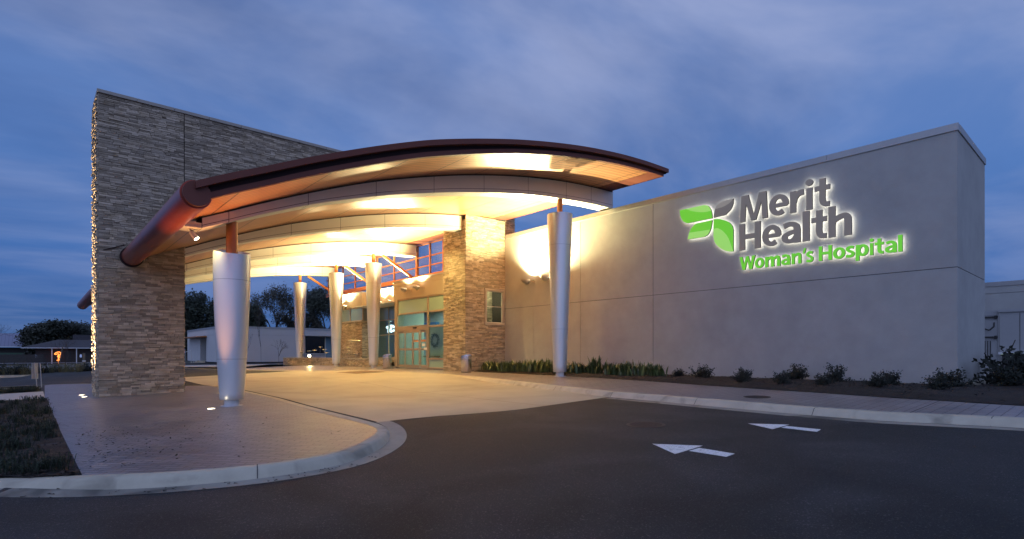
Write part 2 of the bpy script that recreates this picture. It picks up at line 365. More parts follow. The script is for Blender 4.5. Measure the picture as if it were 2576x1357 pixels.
def offset_line(line, d):
    out = []
    for i, p in enumerate(line):
        a = Vector(line[max(0, i-1)]); b = Vector(line[min(len(line)-1, i+1)]); t = (b-a).normalized(); n = Vector((t.y, -t.x))
        out.append((p[0]+n.x*d, p[1]+n.y*d))
    return out
def sweep(line, prof, mb=None, mi=0):
    """prof: list of (outward offset, z function(x, y, xbase, ybase))"""
    mb = mb or MB(); rows = [offset_line(line, d) for d, _ in prof]
    nv = len(prof); vs = []
    for i, p in enumerate(line):
        for k in range(nv): q = rows[k][i]; vs.append((q[0], q[1], prof[k][1](q[0], q[1])))
    return mb.add(vs, [(i*nv+k, i*nv+k+1, (i+1)*nv+k+1, (i+1)*nv+k) for i in range(len(line)-1) for k in range(nv-1)], mi)
# island paving as one planar sheet (P is linear here)
inner = offset_line(ISS, -0.15)
inner = [p for p in inner if p[0] > -0.8 or p[1] < 30]
mb = MB(); poly = [p for p in inner if p[0] >= 0.42] 
poly += [(0.42, 37.0), (0.30, 26.5), (0.50, 9.5)]
poly2 = []
for p in poly:
    if not poly2 or (Vector(p)-Vector(poly2[-1])).length > 0.02: poly2.append(p)
mb.add([(x, y, P(x)) for x, y in poly2], [tuple(range(len(poly2)))])
o = struct('pavement', mb, PAVE); bm = bmesh.new(); bm.from_mesh(o.data); bmesh.ops.triangulate(bm, faces=bm.faces[:]); bmesh.ops.recalc_face_normals(bm, faces=bm.faces[:]); bm.to_mesh(o.data); bm.free()
# kerb with rounded nose; face height follows the road's drop
ktop = lambda x, y: P(x)+0.004
def kz(f): return lambda x, y: (P(x)+0.004)*(1-f) + (RD(x, y)-0.01)*f
mb = sweep(ISS, [(-0.16, ktop), (-0.03, ktop), (0.0, kz(0.06)), (0.03, kz(0.2)), (0.06, kz(0.55)), (0.10, kz(1.0))])
struct('kerb_island', mb, KERB, smooth=True)
k0 = [i for i, p in enumerate(ISS) if p[1] < 10.9 and p[0] > -14]
gl = [p for i, p in enumerate(ISS) if p[1] < 22 and i <= max(k0)]
def gw(i, n): return 0.30
struct('gutter_pan', sweep(gl, [(0.08, lambda x, y: RD(x, y)+0.006), (0.40, lambda x, y: RD(x, y)+0.006)]), GUTTER)
# fine saw joint across the island kerb
kj = MB()
for (ax, ay) in ((2.42, 8.17), (5.05, 9.45), (-2.4, 11.76)):
    j = min(range(len(ISS)), key=lambda i: (ISS[i][0]-ax)**2+(ISS[i][1]-ay)**2)
    t = (Vector(ISS[j+1])-Vector(ISS[j-1])).normalized(); n = Vector((t.y, -t.x)); p = Vector(ISS[j])
    pr = [(-0.15, 0.0062), (-0.03, 0.0062), (0.0, -0.002), (0.034, -0.022), (0.066, -0.075), (0.106, -0.145)]
    vs = []
    for d, dz in pr:
        for s_ in (-0.006, 0.006): q = p+n*d+t*s_; vs.append((q.x, q.y, P(q.x)+dz+0.003))
    kj.add(vs, [(2*i, 2*i+1, 2*i+3, 2*i+2) for i in range(len(pr)-1)])
struct('kerb_joints', kj, JOINT)
# concrete drive under the canopy
struct('concrete_drive', strip(lambda y: interp([(10.3,5.56),(11.5,5.66),(14.3,5.80),(18.9,6.16),(22.5,6.27),(26,6.28),(28.5,5.9),(38,6.2)], y), lambda y: kbx(y)+0.06, 10.75, 37.4, 40, 100, lambda x, y: RD(x, y)+0.008), CONC, smooth=True)
dj = MB()
for yy in (17.2, 23.8, 30.4):
    strip(6.1, lambda y: kbx(y), yy-0.012, yy+0.012, 40, 1, lambda x, y: RD(x, y)+0.0115, dj)
strip(lambda y: 10.3+0.03*y, lambda y: 10.32+0.03*y, 10.76, 37.3, 1, 60, lambda x, y: RD(x, y)+0.0115, dj)
struct('concrete_joints', dj, mat('saw_cut', (0.12, 0.10, 0.08), 0.9))
# right kerb
yl = [(-14+0.5*i) for i in range(0, 153)]
mb = MB(); n = len(yl); prof = [(0.0, 1.0), (0.05, 1.0), (0.13, 0.45), (0.17, 0.14), (0.23, 0.0), (0.42, 0.0)]
def rk(y, d, f):
    x = kbx(y)+d; top = P(x)+0.004; return (x, y, top*(1-f)+(RD(kbx(y), y)+0.012)*f)
vs = [rk(y, d, f) for y in yl for d, f in prof]; m_ = len(prof)
mb.add(vs, [(i*m_+k, i*m_+k+1, (i+1)*m_+k+1, (i+1)*m_+k) for i in range(n-1) for k in range(m_-1)])
struct('kerb_right', mb, KERB, smooth=True)
mb = strip(lambda y: kbx(y)-0.32, lambda y: kbx(y)+0.02, -14, 10.7, 1, 60, lambda x, y: RD(x, y)+0.006)
struct('gutter_pan', mb, GUTTER)
kj = MB()
for y in (-1.2, 1.75, 4.7, 7.7, 10.7, 13.7, 16.7):
    vs = [(lambda q: (q[0], q[1], q[2]+0.003))(rk(yy, d, f)) for d, f in prof for yy in (y-0.007, y+0.007)]
    kj.add(vs, [(2*i, 2*i+1, 2*i+3, 2*i+2) for i in range(len(prof)-1)])
struct('kerb_joints', kj, JOINT)
# right walk: from the kerb to the planting bed / the building
mb = strip(lambda y: kbx(y)+0.41, lambda y: mex(y), -14, 24.6, 6, 78, lambda x, y: P(x)-0.001*0)
strip(lambda y: kbx(y)+0.41, 18.0, 24.6, 47.5, 6, 46, lambda x, y: P(x), mb)
strip(18.0, 21.6, 24.6, 47.5, 2, 8, lambda x, y: P(x), mb)
struct('sidewalk', mb, PAVE2, smooth=True)
dj = MB()
for y in (3.0, 11.4, 17.4):
    strip(lambda q: kbx(q)+0.43, lambda q: mex(q)-0.01, y-0.01, y+0.01, 6, 1, lambda x, q: P(x)+0.004, dj)
struct('sidewalk_joints', dj, JOINT)
# planting bed along the long wall: mounded mulch
def bedz(x, y):
    e = min(1.0, max(0.0, (x-mex(y))/0.6)); return P(x)+0.012+0.09*e*(1+0.5*noise.noise(Vector((x*1.3, y*1.3, 0))))+0.02*noise.noise(Vector((x*9, y*9, 3)))
mb = strip(mex, 21.22, 3.0, 24.82, 20, 200, bedz)
strip(mex, 34, -14, 3.0, 60, 60, bedz, mb)
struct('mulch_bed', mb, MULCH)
# loose bark chips
def chips(n, area, zf, s0=0.03, s1=0.09, seed=3):
    rnd = random.Random(seed); m = MB()
    for _ in range(n):
        x, y = area(rnd); z = zf(x, y)+0.012; a = rnd.uniform(0, 6.28); l = rnd.uniform(s0, s1); w_ = l*rnd.uniform(0.25, 0.5); t = rnd.uniform(-0.4, 0.4)
        u = Vector((math.cos(a), math.sin(a), t))*l; v = Vector((-math.sin(a), math.cos(a), rnd.uniform(-0.3, 0.3)))*w_
        p = Vector((x, y, z)); m.tone = rnd.random(); m.add([p, p+u, p+u+v, p+v], [(0, 1, 2, 3)])
    return m
CHIP = mat('bark_chip', (0.034, 0.022, 0.015), 0.9, tone=0.9)
def areaR(r):
    y = r.uniform(-3, 24.6); return (r.uniform(mex(y), 21.2) if y > 3 else r.uniform(mex(y), 30)), y
tag(chips(9000, areaR, bedz, seed=5).build('bark_chips', CHIP), kind='stuff')

# left: mulch bed with grass, walkway, second bed
def lbz(x, y): return P(x)+0.02+0.05*noise.noise(Vector((x*1.7, y*1.7, 1)))+0.02*noise.noise(Vector((x*8, y*8, 3)))
LEFTK = [(9.5,0.5),(9.9,-0.1),(11.6,-2.1),(14.1,-4.7),(17.5,-8.7),(21.7,-13.7)]
def lk(y): return interp(LEFTK, y)
mb = MB()
mb.grid(lambda u, v: (lambda y: (lambda x: (x, y, lbz(x, y)))((lk(y)) + (0.46-lk(y)-0.006*(y-9.5)*1.0)*u))(9.5+(26.55-9.5)*v), 40, 90)
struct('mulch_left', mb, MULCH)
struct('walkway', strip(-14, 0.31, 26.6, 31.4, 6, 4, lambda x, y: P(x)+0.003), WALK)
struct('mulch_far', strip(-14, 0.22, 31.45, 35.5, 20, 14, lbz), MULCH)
struct('kerb_far_walk', MB().box(-14, 0.2, 33.6, 33.75, -0.9, P(0)+0.07), KERB)
def areaL(r):
    y = r.uniform(9.6, 26.4); return r.uniform(max(lk(y), -3), 0.42), y
tag(chips(5000, areaL, lbz, seed=8).build('bark_chips', CHIP), kind='stuff')
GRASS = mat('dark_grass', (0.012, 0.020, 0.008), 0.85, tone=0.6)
GRASS2 = mat('straw_grass', (0.12, 0.11, 0.05), 0.8, tone=0.5)
def grass(n, area, zf, h, seed, blades=26, avoid=None):
    rnd = random.Random(seed); m = MB()
    for _ in range(n):
        x, y = area(rnd); z = zf(x, y); hh = h*rnd.uniform(0.6, 1.25)
        for _b in range(blades):
            a = rnd.uniform(0, 6.28); l = hh*rnd.uniform(0.6, 1.3); le = l*rnd.uniform(0.4, 1.1); wd = rnd.uniform(0.004, 0.008)
            px = x+rnd.gauss(0, 0.07); py = y+rnd.gauss(0, 0.07); dx, dy = math.cos(a), math.sin(a); sx, sy = -dy*wd, dx*wd
            m.tone = rnd.random()
            p1 = (px+dx*le*0.35, py+dy*le*0.35, z+l*0.7); p2 = (px+dx*le*0.9, py+dy*le*0.9, z+l*(0.75 if rnd.random() < 0.6 else 0.5))
            m.add([(px-sx, py-sy, z), (px+sx, py+sy, z), (p1[0]+sx, p1[1]+sy, p1[2]), (p1[0]-sx, p1[1]-sy, p1[2]), p2], [(0, 1, 2, 3), (3, 2, 4)])
    return m
def areaG(r):
    while True:
        y = r.uniform(9.9, 25.9); x = r.uniform(max(lk(y)+0.15, -2.5), 0.30)
        if noise.noise(Vector((x*1.2, y*0.8, 7))) > -0.15 and x < 0.28: return x, y
tag(grass(210, areaG, lbz, 0.19, 11, blades=32).build('grass', GRASS), kind='stuff')
tag(grass(130, lambda r: (r.uniform(-2.5, 0.1), r.uniform(31.6, 33.5)), lbz, 0.16, 12).build('grass', GRASS), kind='stuff')
# fallen leaves on the paving and along the gutter
LEAF = mat('fallen_leaf', (0.022, 0.014, 0.009), 0.9, tone=0.6)
def areaLv(r):
    if r.random() < 0.75:
        return min(4, 0.6+abs(r.gauss(0, 1.0))), r.uniform(9.3, 13.5)+r.random()*2
    return r.uniform(0.6, 4.5), r.uniform(9, 20)
rl = random.Random(21)
mb = chips(420, lambda r: (lambda p: p if p[1] > 9.4+max(0, 0) or p[0] > 1.2 else (p[0], 10.5))(areaLv(r)), lambda x, y: P(x)-0.006, 0.025, 0.06, 22)
mb2 = MB()
for _ in range(60):
    i = rl.randrange(14, 44); p = Vector(ISS[i]); q = offset_line(ISS, rl.uniform(0.14, 0.42))[i]
    x = q[0]+rl.uniform(-.1, .1); y = q[1]+rl.uniform(-.05, .05); a = rl.uniform(0, 6.28); l = rl.uniform(0.02, 0.06)
    z = RD(x, y)+0.014; mb2.tone = rl.random()
    mb2.add([(x, y, z), (x+l*math.cos(a), y+l*math.sin(a), z+0.01), (x+l*math.cos(a)-l*.4*math.sin(a), y+l*math.sin(a)+l*.4*math.cos(a), z), (x-l*.4*math.sin(a), y+l*.4*math.cos(a), z+0.006)], [(0, 1, 2, 3)])
tag(mb.build('fallen_leaves', LEAF), kind='stuff'); tag(mb2.build('fallen_leaves', LEAF), kind='stuff')

# painted arrows (each head and shaft a thin sheet of paint)
PAINT = mat('road_paint', (0.72, 0.72, 0.70), 0.6, var=0.05, vscale=6); speckle(PAINT, 40, 0.85, 0.60, (0.14, 0.14, 0.14)); speckle(PAINT, 9, 0.35, 0.60, (0.2, 0.2, 0.2))
def arrow(pts_head, pts_shaft):
    m = MB()
    for poly in (pts_head, pts_shaft):
        # subdivide the outline onto the road height
        m.add([(x, y, RD(x, y)+0.006) for x, y in poly], [tuple(range(len(poly)))])
    o = struct('road_marking', m, PAINT); return o
arrow([(8.01,5.46),(7.54,4.72),(8.41,4.74)], [(7.89,4.69),(7.87,4.05),(8.16,4.06),(8.21,4.69)])
arrow([(11.08,5.24),(10.71,4.58),(11.45,4.56)], [(10.98,4.53),(10.92,3.86),(11.24,3.90),(11.24,4.53)])
# manhole covers
IRON = mat('cast_iron', (0.055, 0.042, 0.036), 0.7, metal=0.3, var=0.3, vscale=20, bump=0.8, bscale=60, bdist=0.01)
def manhole(x, y, r, z, label):
    t = thing('manhole_cover', label, 'manhole cover', (x, y, z))
    slope = 0.035 if True else 0
    ring = MB().lathe([(r, 0.001), (r, 0.006), (r*0.90, 0.006), (r*0.90, 0.001)], n=40, cap=(False, False)); a = ring.build('rim', IRON, t)
    lid = MB().lathe([(r*0.89, 0.0), (r*0.89, 0.004), (0.001, 0.004)], n=40, cap=(False, False))
    for k in range(-4, 5):
        hw = math.sqrt(max(0.0, (r*0.82)**2-(k*r*0.18)**2)); lid.box(k*r*0.18-0.012, k*r*0.18+0.012, -hw, hw, 0.004, 0.010)
    b = lid.build('lid', IRON, t); t.rotation_euler = (0, -math.atan(0.035), 0)
    return t
manhole(9.66, 6.74, 0.40, RD(9.66, 6.74)+0.004, 'rusty round manhole cover set in the dark asphalt, below the white arrows')
manhole(14.6, 6.65, 0.34, P(14.6)+0.003, 'round cover set in the sidewalk paving beyond the kerb on the right')
mb = MB().grid(lambda u, v: (13.9+2.0*u, 29.4+2.8*v, RD(13.9+2.0*u, 29.4+2.8*v)+0.018), 8, 8)
tag(mb.build('drain_grate', mat('grate_iron', (0.10, 0.065, 0.04), 0.7, metal=0.2)), 'flat rusty steel plate set in the concrete drive before the entrance doors', 'drain cover')

# ------------------------------------------------------------------ roof profile
RP = [(2.6,4.36),(3.0,4.55),(3.5,4.78),(4.2,5.08),(5.2,5.52),(6.45,6.03),(7.6,6.47),(8.8,6.89),(10,7.25),(11.1,7.55),(12.3,7.85),(13.5,8.11),(14.7,8.34),(15.9,8.54),(17.1,8.70),(18.3,8.83),(19.2,8.90),(20,8.95),(21.4,9.0)]
def S(x):
    # Catmull-Rom through the measured soffit heights
    if x <= RP[0][0]: return RP[0][1]
    for i, ((a, p), (b, q)) in enumerate(zip(RP, RP[1:])):
        if x <= b+1e-9:
            p0 = RP[i-1] if i else (a-(b-a), p-(q-p)); p3 = RP[i+2] if i+2 < len(RP) else (b+(b-a), q+(q-p))
            m1 = (q-p0[1])/(b-p0[0]); m2 = (p3[1]-p)/(p3[0]-a); h = b-a; t = (x-a)/h
            return (2*t**3-3*t*t+1)*p+(t**3-2*t*t+t)*h*m1+(-2*t**3+3*t*t)*q+(t**3-t*t)*h*m2
    return RP[-1][1]
def T(x): return S(x)+0.42-0.13*max(0, (x-9)/12.4)
def bdep(x):    # depth of the arched beams
    T_ = [(3.5,0.30),(4.28,0.32),(6.5,0.38),(8.87,0.52),(11.2,0.62),(13.55,0.70),(16,0.75),(18.3,0.80),(21.6,0.82)]
    return interp(T_, x)
def xr(a, b, n): return [a+(b-a)*i/n for i in range(n+1)]

YF, YB = 14.0, 52.5     # front and back of the canopy
XL, XR_ = 2.75, 21.4
canopy = thing('entrance_canopy', 'long curved canopy roof with copper soffit and pale arched beams over the drive', 'canopy', (12, 33, 0))
def part(mb, name, m, parent=canopy, **k):
    # part meshes are written in world coordinates; keep them there under the empty
    o = mb.build(name, m, parent, **k); o.matrix_parent_inverse = parent.matrix_world.inverted() if False else Matrix.Translation(-parent.location); return o
X60 = xr(XL+0.02, 20.42, 60)
mb = MB(); mb.grid(lambda u, v: (lambda x: (x, YF+0.02+(YB-YF-0.04)*v, S(x)))(XL+0.02+(20.42-XL-0.02)*u), 72, 6)
part(mb, 'soffit', SOFFIT, smooth=True)
mb = MB()
mb.grid(lambda u, v: (lambda x: (x, YF-0.10+(YB-YF+0.2)*v, T(x)))(XL+0.1+(XR_+0.10-XL-0.1)*u), 72, 40)
part(mb, 'roof_sheet', ROOFTOP, smooth=True)
# border of the soffit along the high eave, and the eave fascia
mb = MB(); X8 = xr(20.42, XR_, 4)
mb.grid(lambda u, v: (20.42+(XR_-20.42)*u, YF+0.02+(YB-YF-0.04)*v, S(20.42+(XR_-20.42)*u)-0.012), 4, 2)
mb.box(XR_, XR_+0.05, YF-0.0, YB, S(XR_)-0.02, T(XR_)-0.17)
mb.box(XR_+0.02, XR_+0.14, YF-0.08, YB, T(XR_)-0.19, T(XR_)+0.015)
part(mb, 'eave_fascia', MAROON, bevel=0.02)
def rakeband(y0, y1, z0, z1, xa, xb, mi=0, mb=None):
    mb = mb or MB(); X = xr(xa, xb, 64); n = len(X)
    vs = []
    for x in X: vs += [(x, y0, z0(x)), (x, y1, z0(x)), (x, y1, z1(x)), (x, y0, z1(x))]
    fs = [(4*i+k, 4*i+(k+1) % 4, 4*(i+1)+(k+1) % 4, 4*(i+1)+k) for i in range(n-1) for k in range(4)]
    fs += [(0, 3, 2, 1), (4*n-4, 4*n-3, 4*n-2, 4*n-1)]
    return mb.add(vs, fs, mi)
for ys in ((YF-0.20, YF+0.10), (YB-0.10, YB+0.14)):
    part(rakeband(*ys, lambda x: T(x)-0.155, lambda x: T(x)+0.012, XL-0.02, XR_+0.14), 'rake_cap', MAROON, smooth=40)
for ya_, yb_ in ((YF+0.04, YF+0.10), (YB-0.10, YB-0.04)): part(rakeband(ya_, yb_, lambda x: S(x)+0.125, lambda x: T(x)-0.157, XL+0.3, XR_-0.01), 'rake_recess', MAROON2, smooth=40)
for ya_, yb_ in ((YF-0.03, YF+0.12), (YB-0.12, YB+0.03)): part(rakeband(ya_, yb_, lambda x: S(x)-0.03, lambda x: S(x)+0.118, XL+0.3, XR_-0.01), 'rake_fascia', MAROON, smooth=40)
# the big tubular gutter along the low eave
mb = MB(); TC = (2.77, 4.60)
def tubeY(mb, y0, y1, r, n=48, cap=True, c=TC):
    vs = [(c[0]+r*math.cos(2*math.pi*i/n), y, c[1]+r*math.sin(2*math.pi*i/n)) for y in (y0, y1) for i in range(n)]
    fs = [(i, (i+1) % n, n+(i+1) % n, n+i) for i in range(n)]
    if cap: fs += [tuple(range(n-1, -1, -1)), tuple(range(n, 2*n))]
    return mb.add(vs, fs)
mb = MB()
for a, b in ((14.05, 19.95), (19.965, 24.9), (27.1, 33.98), (34.0, 41.98), (42.0, 52.4)): tubeY(mb, a, b, 0.325, cap=(True))
g = part(mb, 'gutter_tube', TUBE, smooth=40)
for a, b in ((13.92, 14.12), (52.3, 52.5)): part(tubeY(MB(), a, b, 0.285), 'end_cap', MAROON, smooth=40)
# dark flashing collar where the tube meets the stone, thin roof flashing line on the stone
mb = MB(); tubeY(mb, 24.72, 24.88, 0.375)
part(mb, 'wall_collar', MAROON2, smooth=40)
# ---- the arched beams
BJ = [4.18, 6.45, 8.77, 11.1, 13.45, 15.85, 18.22, 19.95]
BEAM_DARK = mat('beam_core', (0.05, 0.045, 0.045), 0.9)
def beam(y, xl, xr_, group=None):
    y1 = y+0.72
    root = MB()
    # dark core (visible only in the joints)
    X = xr(3.5, xr_, 60)
    def zt(x): return S(x)-0.05
    def zb(x): return S(x)-0.03-bdep(x)
    def shell(xa, xb, mbx):
        g_ = 0.008; XX = xr(xa+g_, xb-g_, max(3, int((xb-xa)/0.35)))
        sp = lambda x: zb(x)+bdep(x)*0.17+0.03
        def ring(f0, f1, x): pass
        for (pa, pb) in (('front', None),):
            vs = []
            for x in XX: vs += [(x, y, sp(x)+g_), (x, y, zt(x))]
            mbx.add(vs, [(2*i, 2*i+2, 2*i+3, 2*i+1) for i in range(len(XX)-1)])
            vs = []
            for x in XX: vs += [(x, y1, sp(x)+g_), (x, y1, zt(x))]
            mbx.add(vs, [(2*i+1, 2*i+3, 2*i+2, 2*i) for i in range(len(XX)-1)])
            vs = []
            for x in XX: vs += [(x, y, sp(x)-g_), (x, y, zb(x)+0.012), (x, y+0.012, zb(x)), (x, y1-0.012, zb(x)), (x, y1, zb(x)+0.012), (x, y1, sp(x)-g_)]
            mbx.add(vs, [(6*i+k, 6*i+k+1, 6*i+k+7, 6*i+k+6) for i in range(len(XX)-1) for k in range(5)])
    core = MB(); n = len(X); vs = []
    for x in X: vs += [(x, y+0.015, zb(x)+0.015), (x, y1-0.015, zb(x)+0.015), (x, y1-0.015, zt(x)+0.1), (x, y+0.015, zt(x)+0.1)]
    core.add(vs, [(4*i+k, 4*i+(k+1) % 4, 4*(i+1)+(k+1) % 4, 4*(i+1)+k) for i in range(n-1) for k in range(4)] + [(0, 3, 2, 1), (4*n-4, 4*n-3, 4*n-2, 4*n-1)], 1)
    js = [3.5]+[j for j in BJ if j < xr_-0.3]+[xr_]
    m = MB()
    for a, b in zip(js, js[1:]): shell(a, b, m)
    # level foot that reaches the gutter tube
    zf = S(3.5)-0.03-bdep(3.5)
    m.box(3.02, 3.492, y, y1, zf+0.10, S(3.2)-0.05); m.box(3.02, 3.492, y, y1, zf, zf+0.085)
    # end plate
    m.add([(xr_-0.008, y, zb(xr_)+.012), (xr_-0.008, y1, zb(xr_)+.012), (xr_-0.008, y1, zt(xr_)), (xr_-0.008, y, zt(xr_))], [(0, 1, 2, 3)])
    m.v, m.f = m.v, m.f
    b0 = len(m.v); m.v += core.v; m.f += [tuple(b0+i for i in f) for f in core.f]; m.m += core.m; m.t += core.t
    return part(m, 'arched_beam', [PANEL, BEAM_DARK], smooth=35)
for y, xe in ((17.0, 21.6), (25.15, 18.33), (35.0, 21.3), (41.4, 21.3), (49.2, 21.3)): beam(y, 3.0, xe)

# ---- columns
def column(x, y, zb, zt, rt, rb, label, tilt=0.0, stem_r=0.13):
    t = thing('tapered_column', label, 'column', (x, y, zb), group='tapered metal columns under the canopy')
    H = zt-zb; st = zb+0
    z0 = 0.20
    sh = MB(); tl = None
    prof = [(rb*0.97, z0), (rb, z0+0.012)]
    hs = [z0+0.012+(H-z0)*f for f in (0.27, 0.80)]
    def rr(z):
        t_ = (z-z0)/(H-z0); return rb+(rt-rb)*(math.sin(t_*math.pi/2) if tilt else t_)
    n = 30; zs = sorted([z0+0.012+(H-z0-0.012)*i/n for i in range(1, n)])
    for z in zs: prof.append((rr(z), z))
    prof += [(rt, H), (rt-0.02, H), (rt-0.03, H-0.9)]
    L_ = len(prof)
    tilts = None
    if tilt:
        f = lambda a: tilt*math.cos(a-R(84)); tilts = {L_-3: f, L_-2: f}
    sh.lathe(prof, n=56, tilt=tilts, cap=(True, True))
    sh.build('shaft', SILVER, t, smooth=40)
    for h in hs:
        MB().lathe([(rr(h)+0.0015, h-0.005), (rr(h)+0.0015, h+0.005)], n=56, cap=(False, False)).build('seam', SEAM, t, smooth=True)
    MB().lathe([(rb*0.92, 0.0), (rb*0.92, 0.022), (rb*0.62, 0.025), (rb*0.60, z0)], n=40).build('base', BASEP, t, smooth=40)
    zs_ = S(x)-0.03-bdep(x)-zb
    MB().lathe([(stem_r, H-0.9), (stem_r, zs_+0.03)], n=28).build('stem', RUST, t, smooth=40)
    return t
c1 = column(4.35, 17.36, -0.556, 3.95, 0.495, 0.32, 'silver tapered column standing alone on the paved island in the foreground', tilt=0.12, stem_r=0.155)
# bird spikes on the rim of the near column
sp = MB()
for i in range(22):
    a = R(20)+R(150)*i/21; p = Vector((0.485*math.cos(a), 0.485*math.sin(a), 4.506+0.12*math.cos(a-R(84))))
    sp.tube(p, p+Vector((0.01*math.cos(i*7), 0.01*math.sin(i*5), 0.055)), 0.002, n=4)
sp.build('bird_spikes', STEEL, c1)
column(18.0, 17.2, -0.075, 7.28, 0.575, 0.30, 'tall silver tapered column by the planting bed, beside the long stucco wall', stem_r=0.125)
column(18.0, 35.3, -0.075, 7.28, 0.575, 0.30, 'tall silver tapered column just left of the glass entrance doors', stem_r=0.125)
column(18.0, 41.6, -0.075, 7.28, 0.575, 0.30, 'tall silver tapered column between the stone-faced lobby wall and the fish sculptures', stem_r=0.125)
column(18.0, 49.4, -0.075, 7.28, 0.575, 0.30, 'farthest tall silver tapered column, at the end of the low stone planter', stem_r=0.125)

# ---- clerestory lattice and raking braces
cl = thing('clerestory_window', 'rust-orange framed strip of high windows between the canopy and the lobby roof', 'window', (21.5, 36, 6.4))
mb = MB(); mb.box(21.44, 21.62, 27.3, 52, 6.40, 6.74); part(mb, 'base_beam', RUST, cl, bevel=0.01)
for yy in (28.3, 30.05, 31.75, 33.45, 38.66, 41.5, 45.65, 48.2, 51.5):
    part(MB().box(21.45, 21.57, yy-0.055, yy+0.055, 6.742, 8.955), 'mullion', RUST, cl)
part(MB().box(21.42, 21.60, 35.13, 35.35, 5.9, 8.95), 'post', RUST, cl)
for z in (7.33, 8.02, 8.93):
    part(MB().box(21.458, 21.562, 27.3, 52, z-0.04, z+0.04), 'rail', RUST, cl)
part(MB().box(21.505, 21.515, 27.3, 52, 6.745, 8.89), 'glass', CGLASS, cl)
for y, x0, z0, x1, z1 in ((35.36, 18.75, 7.99, 21.40, 6.47), (41.76, 18.75, 8.0, 21.40, 6.47), (49.56, 18.75, 7.97, 21.40, 6.5)):
    d = Vector((x1-x0, 0, z1-z0)).normalized(); nrm = Vector((-d.z, 0, d.x))
    m = MB().obox(Vector((x0, y-0.06, z0))-nrm*0.09, d, (0, 1, 0), nrm, math.dist((x0, z0), (x1, z1)), 0.12, 0.18); part(m, 'brace', RUST, canopy)

# ------------------------------------------------------------------ the big stone wall the canopy passes through
def clad(mb, o, U, W, H, N, rnd, skip=None, hmin=0.035, hmax=0.095, lmin=0.12, lmax=0.58, d0=0.015, d1=0.048, hole=None, ztop=None):
    o = Vector(o); U = Vector(U); N = Vector(N); Z = Vector((0, 0, 1)); z = 0.0
    while z < H-0.01:
        rh = min(rnd.uniform(hmin*1.3, hmax), H-z); 
        if H-z-rh < hmin: rh = H-z
        x = 0.0
        while x < W-0.001:
            l = rnd.uniform(lmin, lmax)
            if W-x-l < lmin: l = W-x
            segs = [(x, x+l)]
            if hole:
                hx0, hx1, hz0, hz1 = hole
                if z+rh > hz0 and z < hz1:
                    segs = [(a, b) for a, b in ((x, min(x+l, hx0)), (max(x, hx1), x+l)) if b-a > 0.02]
            for a, b in segs:
                sub = [(0, rh)]
                if rnd.random() < 0.38 and rh > 0.075: c = rnd.uniform(0.4, 0.6)*rh; sub = [(0, c), (c, rh)]
                for s0, s1 in sub:
                    if skip and skip(a, b, z+s0, z+s1): continue
                    d = rnd.uniform(d0, d1); g = 0.0035; mb.tone = rnd.random()**1.0 if rnd.random() > 0.1 else rnd.random()*0.2
                    p = o+U*(a+g)+Z*(z+s0+g*0.6); w_ = b-a-2*g; h_ = s1-s0-1.2*g
                    j = [d+rnd.uniform(-0.008, 0.008) for _ in range(4)]
                    q = [p, p+U*w_, p+U*w_+Z*h_, p+Z*h_]
                    qi = [q[k]+N*(j[k]) + (U*(0.005 if k in (0, 3) else -0.005)) + Z*(0.004 if k < 2 else -0.004) for k in range(4)]
                    qm = [q[k]+N*(j[k]-0.008) for k in range(4)]
                    mb.add(q+qm+qi, [(0, 1, 5, 4), (1, 2, 6, 5), (2, 3, 7, 6), (3, 0, 4, 7), (4, 5, 9, 8), (5, 6, 10, 9), (6, 7, 11, 10), (7, 4, 8, 11), (8, 9, 10, 11)])
            x += l
        z += rh
    return mb
rs = random.Random(5)
SY0, SY1 = 24.93, 27.10
SL, SJ, SP, SR = 1.78, 4.50, 18.38, 22.1
wall = thing('stone_wall', 'tall ledgestone slab wall rising through the canopy, with a leg each side of the drive', 'wall', (1.8, 24.9, -0.7))
ZT = 10.50
mb = MB(); mb.box(SL, SJ-0.012, SY0, SY1, -0.8, ZT); mb.box(SJ+0.012, SP+0.5, SY0, SY1, 9.35, ZT)
for x0, x1 in zip(xr(SJ+0.012, SP+0.2, 30), xr(SJ+0.012, SP+0.2, 30)[1:]):
    mb.box(x0, x1, SY0+0.02, SY1-0.02, T((x0+x1)/2)+0.0, 9.36)
part(mb, 'core', STONECORE, wall)
mb = clad(MB(), (SL, SY0, -0.75), (1, 0, 0), SJ-SL-0.008, ZT+0.75, (0, -1, 0), rs)
clad(mb, (SL, SY1, -0.75), (0, -1, 0), SY1-SY0, ZT+0.75, (-1, 0, 0), rs, lmin=0.06, lmax=0.3, d0=0.01, d1=0.085)
clad(mb, (SJ, SY0, -0.75), (0, 1, 0), SY1-SY0, 6.3, (1, 0, 0), rs, lmin=0.1, lmax=0.5)
part(mb, 'left_leg', STONE, wall)
mb = clad(MB(), (SJ+0.012, SY0, 5.3), (1, 0, 0), 17.6, ZT-5.3, (0, -1, 0), rs, skip=lambda a, b, z0, z1: z1+5.3 < T(SJ+b)+0.01 and z1+5.3 < 9.4)
part(mb, 'upper_wall', STONE, wall)
# coping stones with joints
mb = MB()
x = SL-0.06
while x < SR:
    x1 = min(x+1.22, SR+0.05); mb.box(x+0.004, x1-0.004, SY0-0.10, SY1+0.10, ZT+0.002, ZT+0.13); x = x1
part(mb, 'coping', CAPSTONE, wall, bevel=0.012)
mb = MB().box(SL-0.006, SL-0.002, SY0, SY0+0.001, 0, 0.001)
# thin roof flashing line on the stone left of the tube
fl = MB(); d = Vector((2.55-1.92, 0, 5.03-4.76)); fl.obox((1.92, SY0-0.075, 4.755), d.normalized(), (0, 1, 0), (-d.z/d.length, 0, d.x/d.length), d.length, 0.07, 0.025)
part(fl, 'flashing', MAROON2, wall)
